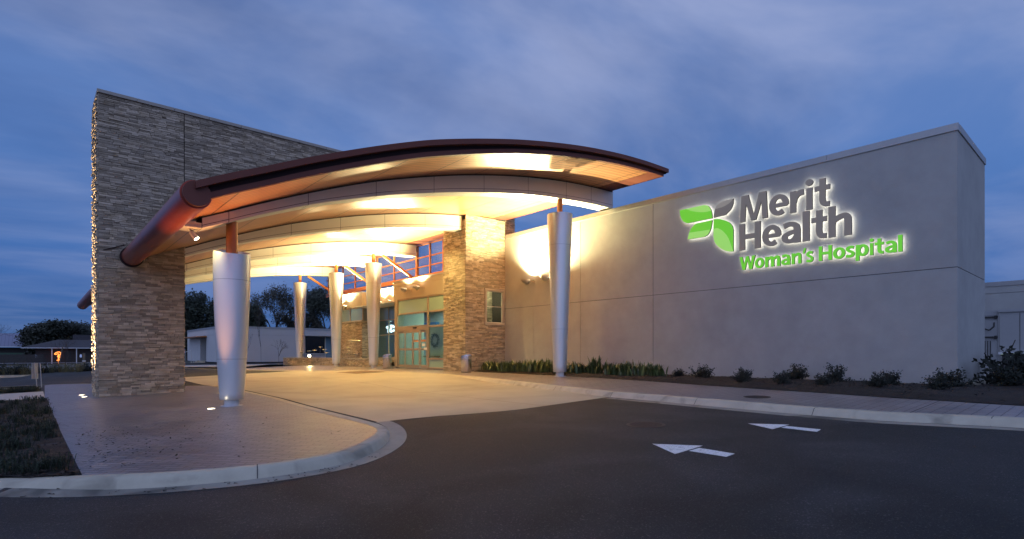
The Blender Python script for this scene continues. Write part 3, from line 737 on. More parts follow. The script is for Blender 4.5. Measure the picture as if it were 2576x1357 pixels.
# right leg (the pier beside the entrance), with its window
PX0, PX1 = SP, 22.1
WX0, WX1, WZ0, WZ1 = 19.74, 21.23, 2.66, 4.74
mb = MB()
mb.box(PX0, WX0-0.3, SY0, SY1, -0.3, 9.35); mb.box(WX1+0.3, PX1, SY0, SY1, -0.3, 9.35); mb.box(WX0-0.298, WX0+0.06, SY0, SY0+0.3, -0.3, 9.35); mb.box(WX1-0.06, WX1+0.298, SY0, SY0+0.3, -0.3, 9.35); mb.box(WX0-0.298, WX1+0.298, SY1-0.1, SY1, -0.3, 9.35)
mb.box(WX0+0.062, WX1-0.062, SY0, SY0+0.3, -0.3, WZ0+0.06); mb.box(WX0+0.062, WX1-0.062, SY0, SY0+0.3, WZ1-0.06, 9.35)
part(mb, 'core', STONECORE, wall)
mb = clad(MB(), (PX0, SY0, -0.12), (1, 0, 0), 21.3-PX0, 9.0, (0, -1, 0), rs, hole=(WX0-PX0, WX1-PX0, WZ0+0.12, WZ1+0.12))
clad(mb, (21.36, SY0, 8.1), (1, 0, 0), PX1-21.36, 1.1, (0, -1, 0), rs)
clad(mb, (PX0, SY1, -0.12), (0, -1, 0), SY1-SY0, 8.7, (-1, 0, 0), rs)
part(mb, 'right_leg', STONE, wall)
wd = MB(); fw = 0.16
for (a, b, c_, d_) in ((WX0-0.02, WX1+0.02, WZ0-0.04, WZ0+0.10), (WX0-0.02, WX1+0.02, WZ1-0.10, WZ1+0.04), (WX0, WX0+0.13, WZ0+0.102, WZ1-0.102), (WX1-0.13, WX1, WZ0+0.102, WZ1-0.102)):
    wd.box(a, b, SY0-0.10, SY0+0.05, c_, d_)
win = part(wd, 'window', CAPSTONE, wall, bevel=0.008)
def sub(mb, name, m, parent, **k):
    o = mb.build(name, m, parent, **k); return o
fr = MB(); a, b, c_, d_ = WX0+0.13, WX1-0.13, WZ0+0.10, WZ1-0.10
fr.box(a, a+0.05, SY0-0.03, SY0+0.03, c_, d_); fr.box(b-0.05, b, SY0-0.03, SY0+0.03, c_, d_); fr.box(a+.05, b-.05, SY0-0.03, SY0+0.03, c_, c_+0.05); fr.box(a+.05, b-.05, SY0-0.03, SY0+0.03, d_-0.05, d_); fr.box(a+.05, b-.05, SY0-0.03, SY0+0.03, 3.70, 3.745)
sub(fr, 'frame', ALU, win)
sub(MB().box(a+.05, b-.05, SY0-0.006, SY0+0.002, c_+.05, d_-.05), 'pane', GLASS, win)
part(clad(MB(), (WX0-0.3, SY0+1.5, WZ0-0.3), (1, 0, 0), 2.2, 2.8, (0, -1, 0), rs), 'inner_stone', STONE, wall)

# ------------------------------------------------------------------ the long stucco wing on the right
wing = thing('stucco_wing', 'tall windowless grey stucco wing carrying the hospital sign', 'building', (21.3, 3.5, 0))
WXa, WYa, WZt = 21.3, 3.54, 7.83
mb = MB(); WXb = 26.0
# backing, then panels 16 mm proud of it so that the control joints are real grooves
mb.box(WXa+0.016, WXb-0.0, WYa+0.016, 24.9, -0.1, WZt, 1); mb.box(22.12, WXb, 24.902, 27.1, -0.1, WZt, 1)
yj = [WYa, 14.47, 18.88, 24.92]; zj = 3.64; g = 0.011
for i, (a, b) in enumerate(zip(yj, yj[1:])):
    ya = a+(g if i else 0.0); yb = b-g
    mb.box(WXa, WXa+0.0158, ya, yb, zj+g, WZt-0.0)
    if i == 2:
        mb.box(WXa, WXa+0.0158, ya, 22.38-g, 0.02, zj-g); mb.box(WXa, WXa+0.0158, 22.38+g, yb, 0.02, zj-g)
    else: mb.box(WXa, WXa+0.0158, ya, yb, 0.02, zj-g)
mb.box(WXa+0.0159, WXb, WYa, WYa+0.0158, zj+g, WZt); mb.box(WXa+0.0159, WXb, WYa, WYa+0.0158, 0.02, zj-g)
part(mb, 'wall', [STUCCO, JOINT], wing)
mb = MB(); cz0, cz1 = WZt+0.002, 8.06
ys_ = [WYa-0.03, 7.2, 10.85, 14.5, 18.2, 21.8, 24.85]
for a, b in zip(ys_, ys_[1:]): mb.box(WXa-0.035, WXa+0.25, a+0.003, b-0.003, cz0, cz1)
mb.box(WXa+0.252, WXb+0.03, WYa-0.035, WYa+0.25, cz0, cz1); mb.box(WXb-0.25, WXb+0.03, WYa+0.252, 27.1, cz0, cz1)
mb.box(WXa+0.2, WXb-0.2, WYa+0.2, 24.85, cz0-0.3, cz0-0.1)
part(mb, 'coping', COPING, wing, bevel=0.006)
part(MB().box(WXa-0.06, WXb+0.1, WYa-0.10, WYa+0.0, -0.3, 0.01).box(WXa-0.06, WXa-0.001, WYa, 24.8, -0.3, 0.012), 'plinth', KERB, wing)

# ------------------------------------------------------------------ entrance block and lobby
lob = thing('lobby_building', 'low lobby with glass entrance doors, stucco bands and a stone-faced corner', 'building', (19, 34, 0))
SB = mat('warm_stucco', (0.36, 0.31, 0.24), 0.9, spec=0.2, var=0.04, vscale=1, bump=0.4, bscale=90, bdist=0.005)
EX, EY0, EY1 = 18.9, 27.13, 34.1
mb = MB()
mb.box(EX, 21.3, EY0, EY1, 4.66, 5.55); mb.box(EX, 21.3, EY0, EY1, 5.565, 5.86)       # stucco fascia in two lifts
mb.box(EX+0.16, 21.3, EY1-0.16, EY1-0.005, 0.0, 4.655)                                    # return wall
mb.box(21.3, 30, EY0, 46.2, 4.85, 5.9)                                             # roof mass behind
mb.box(20.6, 21.3, EY1+0.002, 41.0, 4.84, 5.93)                                        # band over the recessed glass
mb.box(19.9, 21.3, 41.0, 46.2, 4.72, 5.86)                                    # band over stone corner
mb.box(26.0, 30.0, EY0, 46.2, -0.1, 4.85)                                      # inner back wall
mb.box(21.3, 26.0, 27.105, 27.128, -0.1, 4.85)
mb.box(20.1, 30, 46.0, 46.2, -0.1, 4.72)
part(mb, 'wall', SB, lob)
part(MB().box(EX-0.03, 21.3, EY0, EY1+0.03, 5.862, 5.95).box(20.57, 21.3, EY1+0.032, 40.99, 5.932, 6.02).box(19.87, 21.3, 40.992, 46.23, 5.862, 5.95), 'coping', COPING, lob)
part(MB().box(EX+0.05, 26.0, EY0+0.02, 41.0, -0.055, 0.0), 'floor', mat('lobby_floor', (0.25, 0.24, 0.21), 0.35, var=0.1, vscale=2), lob)
part(MB().box(EX+0.25, 25.99, EY0+0.02, 41.0, 4.60, 4.655), 'ceiling', mat('lobby_ceiling', (0.6, 0.62, 0.6), 0.9), lob)
stb = clad(MB(), (19.9, 45.9, -0.1), (0, -1, 0), 45.9-41.0, 3.62, (-1, 0, 0), rs)
clad(stb, (19.9, 41.0, -0.1), (1, 0, 0), 1.05, 3.62, (0, -1, 0), rs)
part(stb, 'stone_facing', STONE, lob)
mb = MB().box(19.91, 20.9, 41.01, 45.9, -0.1, 3.5); part(mb, 'stone_core', STONECORE, lob)
part(MB().box(19.80, 20.98, 40.9, 46.0, 3.525, 3.60), 'sill', CAPSTONE, lob)
# window strip over the stone
ws = part(MB().box(19.96, 20.06, 41.0, 45.95, 3.60, 3.66).box(19.96, 20.06, 41.0, 45.95, 4.64, 4.72).box(19.96, 20.06, 41.0, 41.1, 3.66, 4.64).box(19.96, 20.06, 43.30, 43.40, 3.66, 4.64).box(19.96, 20.06, 45.55, 45.65, 3.66, 4.64), 'window', BRONZE, lob)
sub(MB().box(19.99, 20.0, 41.1, 45.9, 3.66, 4.64), 'pane', SKYGLASS, ws)
part(MB().box(20.1, 20.9, 41.05, 45.9, 3.6, 4.7), 'blind', mat('blind', (0.2, 0.25, 0.28), 0.8), lob)
# recessed curtain wall (plane x = 20.9)
cw = MB(); cx = 20.9
for yy in (34.3, 36.1, 38.5, 40.93): cw.box(cx, cx+0.1, yy-0.03, yy+0.03, 0, 4.84)
for a, b in ((34.33, 36.07), (36.13, 38.47), (38.53, 40.9)):
    for zz in (0.62, 2.42, 3.58, 4.80): cw.box(cx, cx+0.1, a, b, zz-0.035, zz+0.035)
cwo = part(cw, 'curtain_wall', BRONZE, lob)
sub(MB().box(cx+0.04, cx+0.05, 34.33, 40.9, 0.65, 3.545), 'pane', GLASS, cwo)
sub(MB().box(cx+0.04, cx+0.06, 34.33, 40.9, 3.615, 4.76), 'spandrel', SKYGLASS, cwo)
part(MB().box(cx-0.02, cx+0.12, EY1, 40.98, -0.1, 0.58), 'base_wall', SB, lob)
# entrance front (plane x = 18.9)
fr = MB(); fx0, fx1 = EX+0.02, EX+0.14
def bar(y0, y1, z0, z1, d=0.0, m=fr): m.box(fx0-d, fx1, y0, y1, z0, z1)
bar(33.52, 33.93, 0, 4.655, 0.03)               # left jamb (wide)
bar(29.62, 29.80, 0, 4.655, 0.01)
bar(27.14, 27.30, 0, 4.655, 0.01)
for a, b in ((27.302, 29.618), (29.802, 33.518)):
    bar(a, b, 4.57, 4.655); bar(a, b, 3.58, 3.70)
bar(29.802, 33.518, 2.46, 2.80, 0.02)            # door header
bar(27.302, 29.618, 2.62, 2.74)
bar(27.78, 27.90, 0, 2.618); bar(27.902, 29.618, 0.56, 0.68); bar(27.902, 29.618, 0.0, 0.08)
ef = part(fr, 'entrance_frame', BRONZE, lob, bevel=0.006)
sub(MB().box(EX+0.07, EX+0.08, 27.30, 29.62, 3.70, 4.57).box(EX+0.07, EX+0.08, 29.80, 33.52, 3.70, 4.57), 'spandrel', SPANDREL, ef)
sub(MB().box(EX+0.07, EX+0.08, 27.30, 29.62, 2.74, 3.58).box(EX+0.07, EX+0.08, 29.80, 33.52, 2.80, 3.58).box(EX+0.07, EX+0.08, 27.9, 29.62, 0.68, 2.62).box(EX+0.07, EX+0.08, 27.3, 27.78, 0.1, 2.62), 'pane', GLASS, ef)
sub(MB().box(EX+0.07, EX+0.08, 27.9, 29.62, 0.08, 0.56), 'kick_panel', SPANDREL, ef)
sub(MB().box(EX-0.06, EX-0.002, 31.0, 31.4, 2.60, 2.70), 'motion_sensor', DARK, ef)
ya = [33.50, 32.55, 31.50, 30.66, 29.83]
for i, (a, b) in enumerate(zip(ya, ya[1:])):
    dd = MB(); xo = EX+(0.045 if i in (0, 3) else -0.012); hi, lo = a-0.008, b+0.008
    s_ = 0.085
    dd.box(xo, xo+0.05, lo, lo+s_, 0.02, 2.455); dd.box(xo, xo+0.05, hi-s_, hi, 0.02, 2.455)
    for z0, z1 in ((0.02, 0.20), (1.16, 1.30), (2.33, 2.455)): dd.box(xo, xo+0.05, lo+s_, hi-s_, z0, z1)
    do = part(dd, 'sliding_door', BRONZE, lob, bevel=0.005)
    sub(MB().box(xo+0.02, xo+0.028, lo+s_, hi-s_, 0.20, 1.16).box(xo+0.02, xo+0.028, lo+s_, hi-s_, 1.30, 2.33), 'pane', GLASS, do)
    if i in (2, 3): sub(MB().box(xo-0.004, xo-0.001, lo+0.12, hi-0.12, 1.72, 1.84), 'orange_strip', mat('orange_vinyl', (0.6, 0.22, 0.08), 0.6), do)
    if i == 3: sub(MB().box(xo-0.004, xo-0.001, lo+0.2, hi-0.25, 1.42, 1.60).box(xo-0.004, xo-0.001, lo+0.02, hi-0.45, 1.20, 1.34), 'paper_notice', mat('paper', (0.75, 0.75, 0.72), 0.8), do)
# interior: partitions, desk, teal soffit
LWALL = mat('lobby_partition', (0.42, 0.50, 0.46), 0.8)
TEAL = mat('teal_bulkhead', (0.03, 0.10, 0.22), 0.6)
part(MB().box(20.3, 20.4, 29.7, 32.1, 0, 2.9), 'partition', LWALL, lob); part(MB().box(25.6, 25.7, 31.8, 41.0, 0, 2.4), 'partition', LWALL, lob)
part(MB().box(23.0, 23.3, 35.0, 40.0, 2.95, 3.35), 'bulkhead', TEAL, lob)
desk = thing('reception_desk', 'pale low desk seen through the sliding entrance doors', 'desk', (21.6, 35.2, 0))
sub(MB().box(-0.3, 0.3, -1.0, 1.0, 0, 0.74), 'front_panel', LWALL, desk); sub(MB().box(-0.38, 0.38, -1.08, 1.08, 0.742, 0.80), 'top', CAPSTONE, desk)
bench = thing('bench', 'small dark console bench below the wreath inside the glass front', 'bench', (20.0, 30.95, 0.1))
sub(MB().box(-0.25, 0.25, -0.65, 0.65, 0.62, 0.70), 'seat', BRONZE, bench)
for y in (-0.55, 0.5): sub(MB().box(-0.2, -0.15, y, y+0.05, 0, 0.618).box(0.15, 0.2, y, y+0.05, 0, 0.618), 'leg', BRONZE, bench)
wr = thing('wreath', 'round green wreath hanging on the pale wall behind the glass front', 'wreath', (20.24, 30.85, 1.83))
m = MB(); rw = random.Random(9)
for i in range(900):
    a = rw.uniform(0, 6.283); rr_ = 0.40+rw.gauss(0, 0.06); y = rr_*math.cos(a); z = rr_*math.sin(a); x = rw.uniform(-0.12, 0.05); s_ = rw.uniform(0.03, 0.07); b_ = rw.uniform(0, 6.28)
    m.tone = rw.random(); m.add([(x, y, z), (x-0.02, y+s_*math.cos(b_), z+s_*math.sin(b_)), (x-.01, y+s_*math.cos(b_+.6), z+s_*math.sin(b_+.6))], [(0, 1, 2)])
sub(m, 'foliage', mat('wreath_green', (0.03, 0.07, 0.03), 0.8, tone=0.7), wr)
ch = thing('chandelier', 'white glass bubble chandelier glowing behind the lobby window', 'chandelier', (22.0, 40.3, 3.0))
BULB = mat('glowing_bulb', (0.9, 0.9, 0.9), 0.4, emit=(0.85, 0.95, 1.0), estr=1.6)
m = MB()
for i in range(16):
    a = rw.uniform(0, 6.28); r0 = rw.uniform(0.1, 0.42); c_ = (r0*math.cos(a), r0*math.sin(a), rw.uniform(-0.28, 0.22)); r1 = rw.uniform(0.07, 0.12)
    m.lathe([(0.002, -r1)]+[(r1*math.cos(t), r1*math.sin(t)) for t in xr(-1.3, 1.3, 6)]+[(0.002, r1)], c=c_, n=10)
sub(m, 'globes', BULB, ch, smooth=True); sub(MB().tube((0, 0, 0.2), (0, 0, 1.58), 0.015), 'rod', STEEL, ch); sub(MB().lathe([(0.22, 0.55), (0.22, 0.62), (0.1, 0.65)], n=20), 'canopy_plate', STEEL, ch)

# ------------------------------------------------------------------ the sign on the stucco wing
SX = 21.3
SG_GREY = mat('sign_grey', (0.06, 0.055, 0.055), 0.5, emit=(0.125, 0.115, 0.115), estr=0.85); SG_LGREY = mat('sign_light_grey', (0.1, 0.095, 0.09), 0.5, emit=(0.22, 0.21, 0.195), estr=0.85)
SG_GREEN = mat('sign_green', (0.04, 0.18, 0.01), 0.5, emit=(0.13, 0.52, 0.035), estr=0.95)
SG_LGREEN = mat('sign_light_green', (0.1, 0.2, 0.05), 0.5, emit=(0.28, 0.62, 0.13), estr=0.95)
SG_SIDE = mat('sign_return', (0.03, 0.03, 0.03), 0.6)
HALO = mat('halo_backlight', (0.8, 0.8, 0.8), 0.5, emit=(1.0, 0.97, 0.88), estr=4.5)
sign = thing('hospital_sign', 'halo-lit grey and green hospital name letters with a leaf emblem on the stucco wing', 'sign', (SX, 7.5, 5.5), group=None)
DP = 0.07; GAP = 0.095         # letter depth and stand-off from the wall
def halo_shape(polys, name, mface, face_off=0.0):
    """polys: list of outlines [(Y, Z)] on the wall plane -> extruded channel letter with a glowing back"""
    m = MB(); x0, x1 = SX-GAP-DP, SX-GAP
    for p in polys: m.prism(p, 'x', x0, x1)
    return m
def rib(path, wv=0.215, wh=0.17, closed=False, n=6):
    """a pen stroke: thick where it runs up and down, thinner where it runs across"""
    pts = []; m = len(path)
    if m == 2: pts = [path[0], path[1]]
    else:
        rng = range(m if closed else m-1)
        for i in rng:
            g = lambda k: Vector(path[k % m]) if closed else Vector(path[max(0, min(m-1, k))])
            p0, p1, p2, p3 = g(i-1), g(i), g(i+1), g(i+2)
            for k in range(n):
                t = k/n; q = 0.5*((2*p1)+(p2-p0)*t+(2*p0-5*p1+4*p2-p3)*t*t+(3*p1-p0-3*p2+p3)*t**3); pts.append((q.x, q.y))
        if not closed: pts.append(path[-1])
    L_, R_ = [], []; k_ = len(pts)
    for i, p in enumerate(pts):
        a = Vector(pts[(i-1) % k_] if closed else pts[max(0, i-1)]); b = Vector(pts[(i+1) % k_] if closed else pts[min(k_-1, i+1)])
        t = (b-a).normalized(); nrm = Vector((-t.y, t.x)); w_ = math.sqrt((wv*t.y)**2+(wh*t.x)**2)/2
        L_.append((p[0]+nrm.x*w_, p[1]+nrm.y*w_)); R_.append((p[0]-nrm.x*w_, p[1]-nrm.y*w_))
    return ('R', L_, R_, closed)
def bx(x0, x1, y0, y1): return ('P', [(x0, y0), (x1, y0), (x1, y1), (x0, y1)])
def pg(*p): return ('P', list(p))
def el(cx_, cy_, rx, ry, n=12): return [(cx_+rx*math.cos(2*math.pi*i/n), cy_+ry*math.sin(2*math.pi*i/n)) for i in range(n)]
def arc(cx_, cy_, rx, ry, a0, a1, n=12): return [(cx_+rx*math.cos(R(a0+(a1-a0)*i/n)), cy_+ry*math.sin(R(a0+(a1-a0)*i/n))) for i in range(n+1)]
XH = 0.775
def arch(x0, x1): return rib([(x0+0.10, 0.40), (x0+0.16, 0.56), ((x0+x1)/2+0.10, XH-0.09), (x1-0.13, 0.62), (x1-0.107, 0.44), (x1-0.107, 0.0)])
GL = {
 'M': [pg((0,0),(.195,0),(.25,1),(.05,1)), pg((.13,1),(.32,1),(.57,.0),(.43,0)), pg((.91,1),(.72,1),(.47,0),(.61,0)), pg((1.04,0),(.845,0),(.79,1),(.99,1))],
 'H': [bx(0,.22,0,1), bx(.6,.82,0,1), bx(.1,.7,.41,.59)],
 'W': [pg((0,1),(.21,1),(.40,0),(.22,0)), pg((.22,0),(.40,0),(.62,1),(.47,1)), pg((.49,1),(.64,1),(.88,0),(.70,0)), pg((.70,0),(.88,0),(1.1,1),(.89,1))],
 'l': [bx(0,.21,0,1.05)], 'i': [bx(.025,.235,0,XH-.01), pg(*el(.13,.96,.13,.115,20))],
 't': [rib([(.27,1.0),(.27,.5),(.27,.27),(.34,.12),(.52,.095)]), bx(0,.53,XH-.18,XH-.01)],
 'r': [bx(0,.21,0,XH-.01), rib([(.12,.36),(.17,.53),(.30,.655),(.47,.685)], wh=.20)],
 'n': [bx(0,.21,0,XH-.01), arch(0,.68)], 'h': [bx(0,.21,0,1.05), arch(0,.68)],
 'm': [bx(0,.21,0,XH-.01), arch(0,.61), arch(.40,1.02)],
 'o': [rib(el(.36,XH/2,.25,XH/2-.085), closed=True)],
 'p': [bx(0,.21,-.27,XH-.01), rib(el(.39,XH/2,.225,XH/2-.085), closed=True)],
 'e': [rib(arc(.36,XH/2,.25,XH/2-.085,-8,308), wh=.165), bx(.12,.665,.31,.45)],
 'a': [rib([(.09,.64),(.30,.69),(.47,.62),(.525,.46),(.525,.25),(.525,0)]), rib([(.50,.405),(.33,.385),(.155,.31),(.125,.19),(.20,.10),(.33,.085),(.45,.15),(.52,.28)], wv=.20, wh=.15)],
 's': [rib([(.50,.645),(.33,.69),(.17,.64),(.14,.54),(.24,.44),(.38,.36),(.46,.26),(.42,.13),(.27,.083),(.06,.125)], wv=.19, wh=.175)],
 "'": [pg((.09,1.03),(.27,1.03),(.15,.66),(0,.66))],
}
def letter(c_, yl, yr, zb, cap, mface, name='letter'):
    strokes = GL[c_]; allx = []
    for st_ in strokes: allx += [p[0] for p in (st_[1] if st_[0] == 'P' else st_[1]+st_[2])]
    a, b = min(allx), max(allx); k = (yl-yr)/(b-a); m = MB()
    for si, st_ in enumerate(strokes):
        x0, x1 = SX-GAP-DP-0.0015*si, SX-GAP+0.0015*si
        cv_ = lambda p: (yl-(p[0]-a)*k, zb+p[1]*cap)
        if st_[0] == 'P':
            q = [cv_(p) for p in st_[1]]; n = len(q); b0 = len(m.v)
            m.v += [(x0, y, z) for y, z in q]+[(x1, y, z) for y, z in q]
            m.f.append(tuple(b0+i for i in range(n))); m.m.append(0)
            m.f.append(tuple(b0+n+i for i in range(n-1, -1, -1))); m.m.append(2)
            for i in range(n): m.f.append((b0+i, b0+n+i, b0+n+(i+1) % n, b0+(i+1) % n)); m.m.append(1)
        else:
            L_ = [cv_(p) for p in st_[1]]; R_ = [cv_(p) for p in st_[2]]; n = len(L_); b0 = len(m.v)
            for (ly, lz), (ry_, rz_) in zip(L_, R_): m.v += [(x0, ly, lz), (x0, ry_, rz_), (x1, ly, lz), (x1, ry_, rz_)]
            for i in range(n if st_[3] else n-1):
                u, v = b0+4*i, b0+4*((i+1) % n)
                m.f += [(u, u+1, v+1, v), (u+2, v+2, v+3, u+3), (u, v, v+2, u+2), (u+1, u+3, v+3, v+1)]; m.m += [0, 2, 1, 1]
            if not st_[3]:
                for u in (b0, b0+4*(n-1)): m.f.append((u, u+1, u+3, u+2)); m.m.append(1)
    m.t = [0.5]*len(m.f)
    o = m.build(name, [mface, SG_SIDE, HALO], sign); o.matrix_parent_inverse = Matrix.Translation(-sign.location)
    return o
# camera-measured edges of every letter along the wall (metres, y falls to the right)
F_ = 1370.; TH = math.atan2(1203, F_); CT, ST = math.cos(TH), math.sin(TH)
CAPH = 0.729
def yw(px):     # sign measuring table -> metres along the wall
    u = 1642+0.2798*px; r = (u-1288)/F_; return 21.3*(CT-r*ST)/(ST+r*CT)
for c_, a, b in (('M',802,1050),('e',1062,1238),('r',1250,1375),('i',1388,1457),('t',1470,1608)): letter(c_, yw(a), yw(b), 6.19, 1.03, SG_GREY)
for c_, a, b in (('H',795,985),('e',1000,1170),('a',1174,1345),('l',1362,1425),('t',1440,1580),('h',1592,1803)): letter(c_, yw(a), yw(b), 5.07, 1.04, SG_GREY)
for c_, a, b in (('W',797,938),('o',934,1018),('m',1026,1163),('a',1171,1253),('n',1264,1352),("'",1364,1394),('s',1394,1460),('H',1508,1626),('o',1634,1745),('s',1748,1830),('p',1838,1955),('i',1962,2000),('t',2008,2090),('a',2100,2208),('l',2218,2258)): letter(c_, yw(a), yw(b), 4.285, 0.52, SG_GREEN)
# the emblem: four leaves, each with its paler blade
def wz(px, py):
    u = 1642+0.2798*px; v = 400.5+0.2798*py; r = (u-1288)/F_; dx = ST+r*CT; return (21.3/dx*(CT-r*ST), 1+21.3/dx*(888-v)/F_)
def curve(pts, n=5):
    out = []; m = len(pts)
    for i in range(m-1):
        p0 = Vector(pts[max(0, i-1)]); p1 = Vector(pts[i]); p2 = Vector(pts[i+1]); p3 = Vector(pts[min(m-1, i+2)])
        for k in range(n):
            t = k/n; q = 0.5*((2*p1)+(p2-p0)*t+(2*p0-5*p1+4*p2-p3)*t*t+(3*p1-p0-3*p2+p3)*t**3); out.append(tuple(q))
    return out
leaves = [
 (([(262,467),(475,421)], [(475,421),(515,427),(540,460),(551,505),(553,537)], [(553,537),(330,583)], [(330,583),(292,565),(268,520),(262,467)]),
  ([(318,455),(475,422)], [(475,422),(515,428),(536,452),(543,472)], [(543,472),(470,485),(390,478),(345,466),(318,455)]), SG_GREEN, SG_LGREEN),
 (([(553,555),(450,578)], [(450,578),(400,592),(365,630),(345,672),(333,727)], [(333,727),(480,705)], [(480,705),(515,682),(540,630),(553,555)]),
  ([(345,668),(533,640)], [(533,640),(515,682),(480,705)], [(480,705),(333,727)], [(333,727),(345,668)]), SG_GREEN, SG_LGREEN),
 (([(565,548),(620,546),(690,567),(728,600),(742,640)], [(742,640),(742,835)], [(742,835),(690,834),(630,808),(580,760),(564,700)], [(564,700),(565,548)]),
  ([(566,635),(600,628),(650,655),(700,720),(740,833)], [(740,833),(690,834),(630,808),(580,760),(564,700)], [(564,700),(566,635)]), SG_GREEN, SG_LGREEN),
 (([(565,533),(572,480),(595,425),(650,384)], [(650,384),(742,362)], [(742,362),(738,412),(716,460),(670,508)], [(670,508),(565,533)]),
  ([(583,456),(595,425),(650,384)], [(650,384),(742,362)], [(742,362),(708,402),(650,436),(583,456)]), SG_GREY, SG_LGREY)]
for outl, hil, m1, m2 in leaves:
    pl = [wz(*q) for seg in outl for q in (curve(seg) if len(seg) > 2 else seg[:1])]
    ph = [wz(*q) for seg in hil for q in (curve(seg) if len(seg) > 2 else seg[:1])]
    m = MB(); n = len(pl); x0, x1 = SX-GAP-DP, SX-GAP
    m.add([(x0, y, z) for y, z in pl]+[(x1, y, z) for y, z in pl], [tuple(range(n))], 0)
    b0 = len(m.v)-2*n
    m.f += [(b0+i, b0+n+i, b0+n+(i+1) % n, b0+(i+1) % n) for i in range(n)]; m.m += [1]*n; m.t += [0.5]*n
    m.f.append(tuple(range(b0+2*n-1, b0+n-1, -1))); m.m.append(2); m.t.append(0.5)
    lf = m.build('leaf', [m1, SG_SIDE, HALO], sign, recalc=True); lf.matrix_parent_inverse = Matrix.Translation(-sign.location)
    h = MB(); h.prism(ph, 'x', x0-0.004, x0-0.001); h.build('blade', m2, lf, recalc=True)

# ------------------------------------------------------------------ lamps
DL = mat('downlight_lens', (0.9, 0.85, 0.7), 0.4, emit=(1.0, 0.8, 0.5), estr=20)
def light(kind, name, loc, energy, color, parent=None, aim=None, size=None, spot=None, blend=0.3, radius=0.08):
    ld = bpy.data.lights.new(name, kind); ld.energy = energy; ld.color = color
    if kind == 'SPOT': ld.spot_size = R(spot); ld.spot_blend = blend; ld.shadow_soft_size = radius
    if kind == 'POINT': ld.shadow_soft_size = radius
    if kind == 'AREA': ld.size = size
    o = bpy.data.objects.new(name, ld); col.objects.link(o); o.location = loc
    if aim is not None: o.rotation_euler = Vector(aim).to_track_quat('-Z', 'Y').to_euler()
    o.parent = parent
    return o
WARM = (1.0, 0.79, 0.28); WARM2 = (1.0, 0.89, 0.46)
LENS = mat('lamp_lens', (0.9, 0.85, 0.7), 0.4, emit=(1.0, 0.86, 0.6), estr=12)
LAMPMET = mat('lamp_housing', (0.42, 0.38, 0.32), 0.4, metal=0.4)
def sconce(x, y, z, label, power, group, aim=(-0.40, -0.05, 1)):
    """an upward wall flood: bowl on a short arm, wall plane on its +x side"""
    t = thing('wall_lamp', label, 'lamp', (x, y, z), group=group)
    m = MB(); n = 24; rows = [(1.0, 0.0), (0.99, -0.05), (0.9, -0.13), (0.70, -0.20), (0.42, -0.245), (0.05, -0.26)]
    vs = []
    for k, (s_, dz) in enumerate(rows):
        for i in range(n):
            a = 2*math.pi*i/n; vs.append((-0.42+0.20*s_*math.cos(a), 0.33*s_*math.sin(a)*(1+0.12*math.sin(a)), dz+0.06*math.sin(a)))
    m.add(vs, [(k*n+(i+1) % n, k*n+i, (k+1)*n+i, (k+1)*n+(i+1) % n) for k in range(len(rows)-1) for i in range(n)]+[tuple(range((len(rows)-1)*n, len(rows)*n))])
    m.build('housing', LAMPMET, t, smooth=True)
    v2 = [(-0.42+0.19*math.cos(2*math.pi*i/n), 0.31*math.sin(2*math.pi*i/n), -0.03+0.055*math.sin(2*math.pi*i/n)) for i in range(n)]
    MB().add(v2, [tuple(range(n))]).build('lens', LENS, t)
    b = MB().tube((-0.28, -0.22, -0.12), (-0.04, -0.24, -0.14), 0.028); b.box(-0.04, -0.005, -0.30, -0.18, -0.22, -0.06); b.build('bracket', LAMPMET, t)
    light('SPOT', 'lamp_light', (-0.42, 0, 0.05), power, WARM2, t, aim=aim, spot=156, blend=0.85, radius=0.10)
    return t
PW = 10000
G_ = 'upward wall lamps round the entrance'
sconce(21.3, 22.6, 5.16, 'upward flood lamp on the stucco wall, the one nearer the stone pier', PW*1.0, G_, (-0.32, -0.30, 1))
sconce(21.3, 21.05, 5.16, 'upward flood lamp on the stucco wall, half behind the tall column', PW*1.0, G_, (-0.32, -0.30, 1))
sconce(18.9, 32.0, 5.32, 'upward flood lamp on the stucco band above the doors, the left one', PW*0.75, G_)
sconce(18.9, 30.4, 5.32, 'upward flood lamp on the stucco band above the doors, the right one', PW*0.75, G_)
sconce(20.6, 38.6, 5.0, 'upward flood lamp over the recessed lobby glass, beside the column', PW*0.75, G_)
sconce(20.6, 37.1, 5.0, 'upward flood lamp over the recessed lobby glass, nearer the doors', PW*0.75, G_)
sconce(19.9, 44.9, 4.95, 'upward flood lamp above the stone-faced wall, the farther one', PW*0.8, G_)
sconce(19.9, 43.3, 4.95, 'upward flood lamp above the stone-faced wall, the nearer one', PW*0.8, G_)
# downlights fixed to the far face of the beams, aimed at the drive
for by, bx, pw in ((17.85, 9.5, 900), (17.85, 13.5, 1500), (25.98, 12.5, 1600), (25.98, 16.4, 2600), (35.85, 11.5, 1600), (35.85, 15.5, 2400), (42.25, 12.0, 1500), (42.25, 16.0, 1700), (50.05, 12.0, 700)):
    zb_ = S(bx)-0.03-bdep(bx)+0.24
    d_ = MB().tube((bx, by+0.02, zb_+0.30), (bx, by+0.02, zb_), 0.09, n=16); do_ = part(d_, 'downlight', LAMPMET, canopy, smooth=40)
    sub(MB().tube((bx, by+0.02, zb_-0.001), (bx, by+0.02, zb_-0.006), 0.075, n=16), 'lens', DL, do_)
    light('SPOT', 'lamp_light', (bx, by+0.02, zb_-0.03), pw*0.55, WARM, None, aim=(0, 0.05, -1), spot=135, blend=0.7, radius=0.09)
